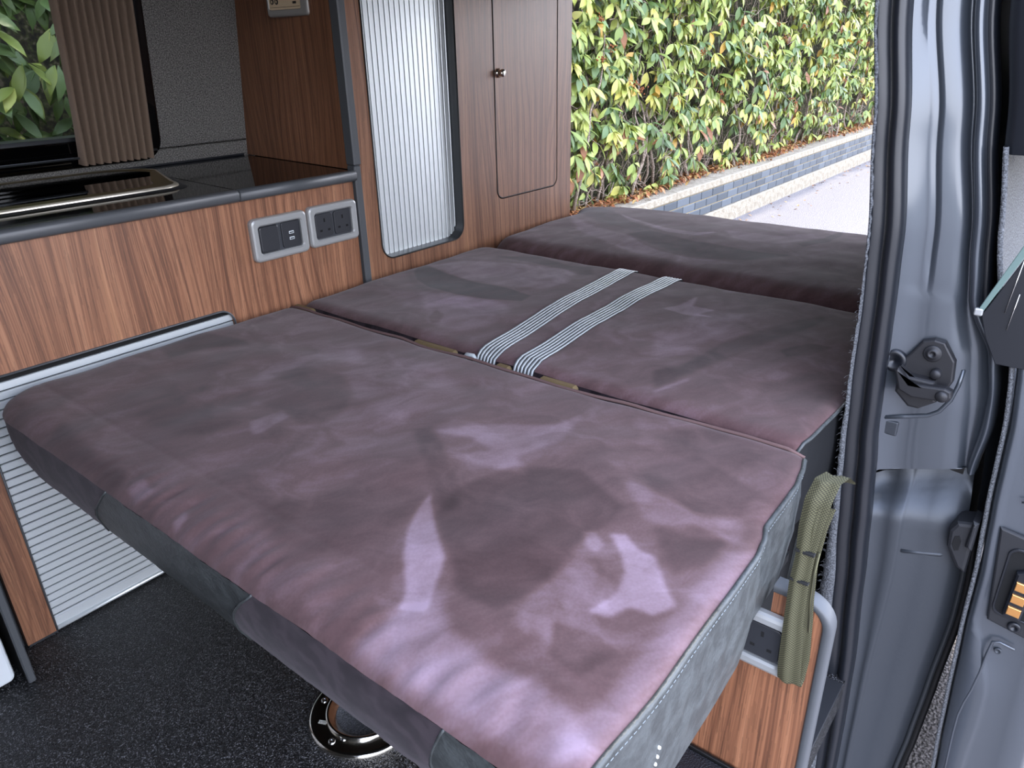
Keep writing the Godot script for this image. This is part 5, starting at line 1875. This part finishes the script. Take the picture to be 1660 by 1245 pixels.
	for i in 4300:
		var win := i < 420
		var x := rng.randf_range(0.55, 2.1) if win else 3.7 + pow(rng.randf(), 1.35) * 10.8
		var y := rng.randf_range(0.35, 1.75) if win else -0.1 + rng.randf() * 3.0
		var z: float = -1.66 + bulge.call(x, y) - rng.randf() * 0.24
		if win: z += 0.08
		elif y < 0.12: z -= 0.08
		if not win and y < 0.35 and rng.randf() < 0.5: continue
		var n := rng.randi_range(4, 7)
		var tone := rng.randf()
		var a0 := rng.randf() * TAU
		for k in n:
			var a := a0 + TAU * k / n + rng.randf_range(-0.4, 0.4)
			var out := 0.5 + rng.randf() * 0.9
			# leaf axis (-y of the mesh): outwards from the whorl, drooping; face outwards
			var axis := Vector3(cos(a), -rng.randf_range(0.25, 1.3) + 0.35 * sin(a), absf(sin(a)) * 0.6 * out).normalized()
			var nrm := (Vector3(0, 0.45, 1.0) + Vector3(cos(a) * 0.5, 0.2, 0) + Vector3(rng.randf_range(-0.5, 0.5), rng.randf_range(-0.4, 0.4), 0)).normalized()
			var yv := -axis
			var xv := yv.cross(nrm).normalized()
			var zv := xv.cross(yv).normalized()
			var s := rng.randf_range(0.75, 1.25) * (1.0 if not win else 0.85)
			var ci := 0
			var tt := tone + rng.randf_range(-0.25, 0.25)
			if win: ci = 3 if tt < 0.35 else (5 if tt < 0.7 else (0 if tt < 1.05 else 2))
			else:
				ci = 3 if tt < 0.12 else (5 if tt < 0.25 else (0 if tt < 0.48 else (1 if tt < 0.75 else (2 if tt < 0.97 else 4))))
				if rng.randf() < 0.03: ci = 6
				elif rng.randf() < (0.08 if y < 0.4 else 0.015): ci = 7
			var pos := Vector3(x + cos(a) * 0.02, y, z + 0.02)
			all.append([Transform3D(Basis(xv, yv, zv) * Basis.from_scale(Vector3.ONE * s), pos), rng.randi_range(0, 3), ci, s / pos.distance_to(eye) * (1.0 + (z + 1.7) * 2.5) * (0.2 if (x > 1.3 and x < 4.2) else 1.0)])
	all.sort_custom(func(a, b): return a[3] > b[3])
	for i in 300:
		put("leaf", meshes[all[i][1]], lm[all[i][2]], h, all[i][0])
	for q in 4:
		var sel := all.slice(300).filter(func(e): return e[1] == q)
		var mm := MultiMesh.new()
		mm.transform_format = MultiMesh.TRANSFORM_3D
		mm.use_colors = true
		mm.mesh = meshes[q]
		mm.instance_count = sel.size()
		for i in sel.size():
			mm.set_instance_transform(i, sel[i][0])
			mm.set_instance_color(i, cols[sel[i][2]].srgb_to_linear() * (0.85 + 0.3 * fposmod(i * 0.618, 1.0)))
		var mi := MultiMeshInstance3D.new()
		mi.name = "foliage"
		mi.multimesh = mm
		var fm: StandardMaterial3D
		if M.has("foliage"): fm = M.foliage
		else:
			fm = leaf_mat("foliage", Color(1, 1, 1))
			fm.vertex_color_use_as_albedo = true
		mi.material_override = fm
		h.add_child(mi, true)
		mi.position = -h.position
		mi.set_meta("kind", "stuff")
	# rusty seed heads
	for i in 46:
		var st := mb(true)
		var x := 4.4 + pow(rng.randf(), 1.3) * 8.5
		var y := rng.randf_range(0.4, 2.4)
		var ctr := Vector3(x, y, -1.58 + bulge.call(x, y))
		for k in 16:
			var dirv := Vector3(rng.randfn(), rng.randfn() * 0.6, rng.randfn() * 0.6) * 0.022
			var t := Transform3D(Basis.IDENTITY, ctr + dirv)
			lathe(st, [[0.0, -0.007], [0.006, -0.002], [0.006, 0.003], [0.0, 0.007]], t, 5)
		obj("seed_head", st, M.seed, h)
	# dry leaves on the coping
	var lit := MultiMesh.new()
	lit.transform_format = MultiMesh.TRANSFORM_3D
	lit.use_colors = true
	lit.mesh = meshes[3]
	lit.instance_count = 2200
	for i in 2200:
		var x := 4.0 + pow(rng.randf(), 1.2) * 9.5
		var b := Basis.from_euler(Vector3(-PI / 2 + rng.randf_range(-0.6, 0.6), rng.randf() * TAU, rng.randf_range(-0.6, 0.6))) * Basis.from_scale(Vector3.ONE * rng.randf_range(0.45, 0.85))
		lit.set_instance_transform(i, Transform3D(b, Vector3(x, -0.115 + rng.randf() * 0.035, -1.70 - 0.04 * sin(x * 2.0) - pow(rng.randf(), 1.3) * 0.2 + (0.10 if rng.randf() < 0.06 else 0.0))))
		lit.set_instance_color(i, [Color(0.60, 0.38, 0.24), Color(0.66, 0.46, 0.30), Color(0.48, 0.30, 0.20), Color(0.68, 0.56, 0.36)][i % 4].srgb_to_linear())
	var lo := MultiMeshInstance3D.new()
	lo.name = "leaf_litter"
	lo.multimesh = lit
	lo.material_override = M.foliage
	add_child(lo)
	tag(lo, "dry brown leaf litter along the pale coping below the hedge", "leaf litter", "", "stuff")
	var l2 := MultiMesh.new()
	l2.transform_format = MultiMesh.TRANSFORM_3D
	l2.use_colors = true
	l2.mesh = meshes[3]
	l2.instance_count = 60
	for i in 60:
		var x := 6.6 + pow(rng.randf(), 1.2) * 6.0
		l2.set_instance_transform(i, Transform3D(Basis.from_euler(Vector3(-PI / 2 + rng.randf_range(-0.4, 0.4), rng.randf() * TAU, 0)) * Basis.from_scale(Vector3.ONE * rng.randf_range(0.4, 0.7)), Vector3(x, -0.572, -1.50 + pow(rng.randf(), 2.0) * 0.5)))
		l2.set_instance_color(i, [Color(0.55, 0.36, 0.2), Color(0.64, 0.48, 0.28)][i % 2].srgb_to_linear())
	var lo2 := MultiMeshInstance3D.new()
	lo2.name = "fallen_leaves"
	lo2.multimesh = l2
	lo2.material_override = M.foliage
	add_child(lo2)
	tag(lo2, "few fallen leaves on the asphalt at the foot of the low wall", "fallen leaves", "", "stuff")
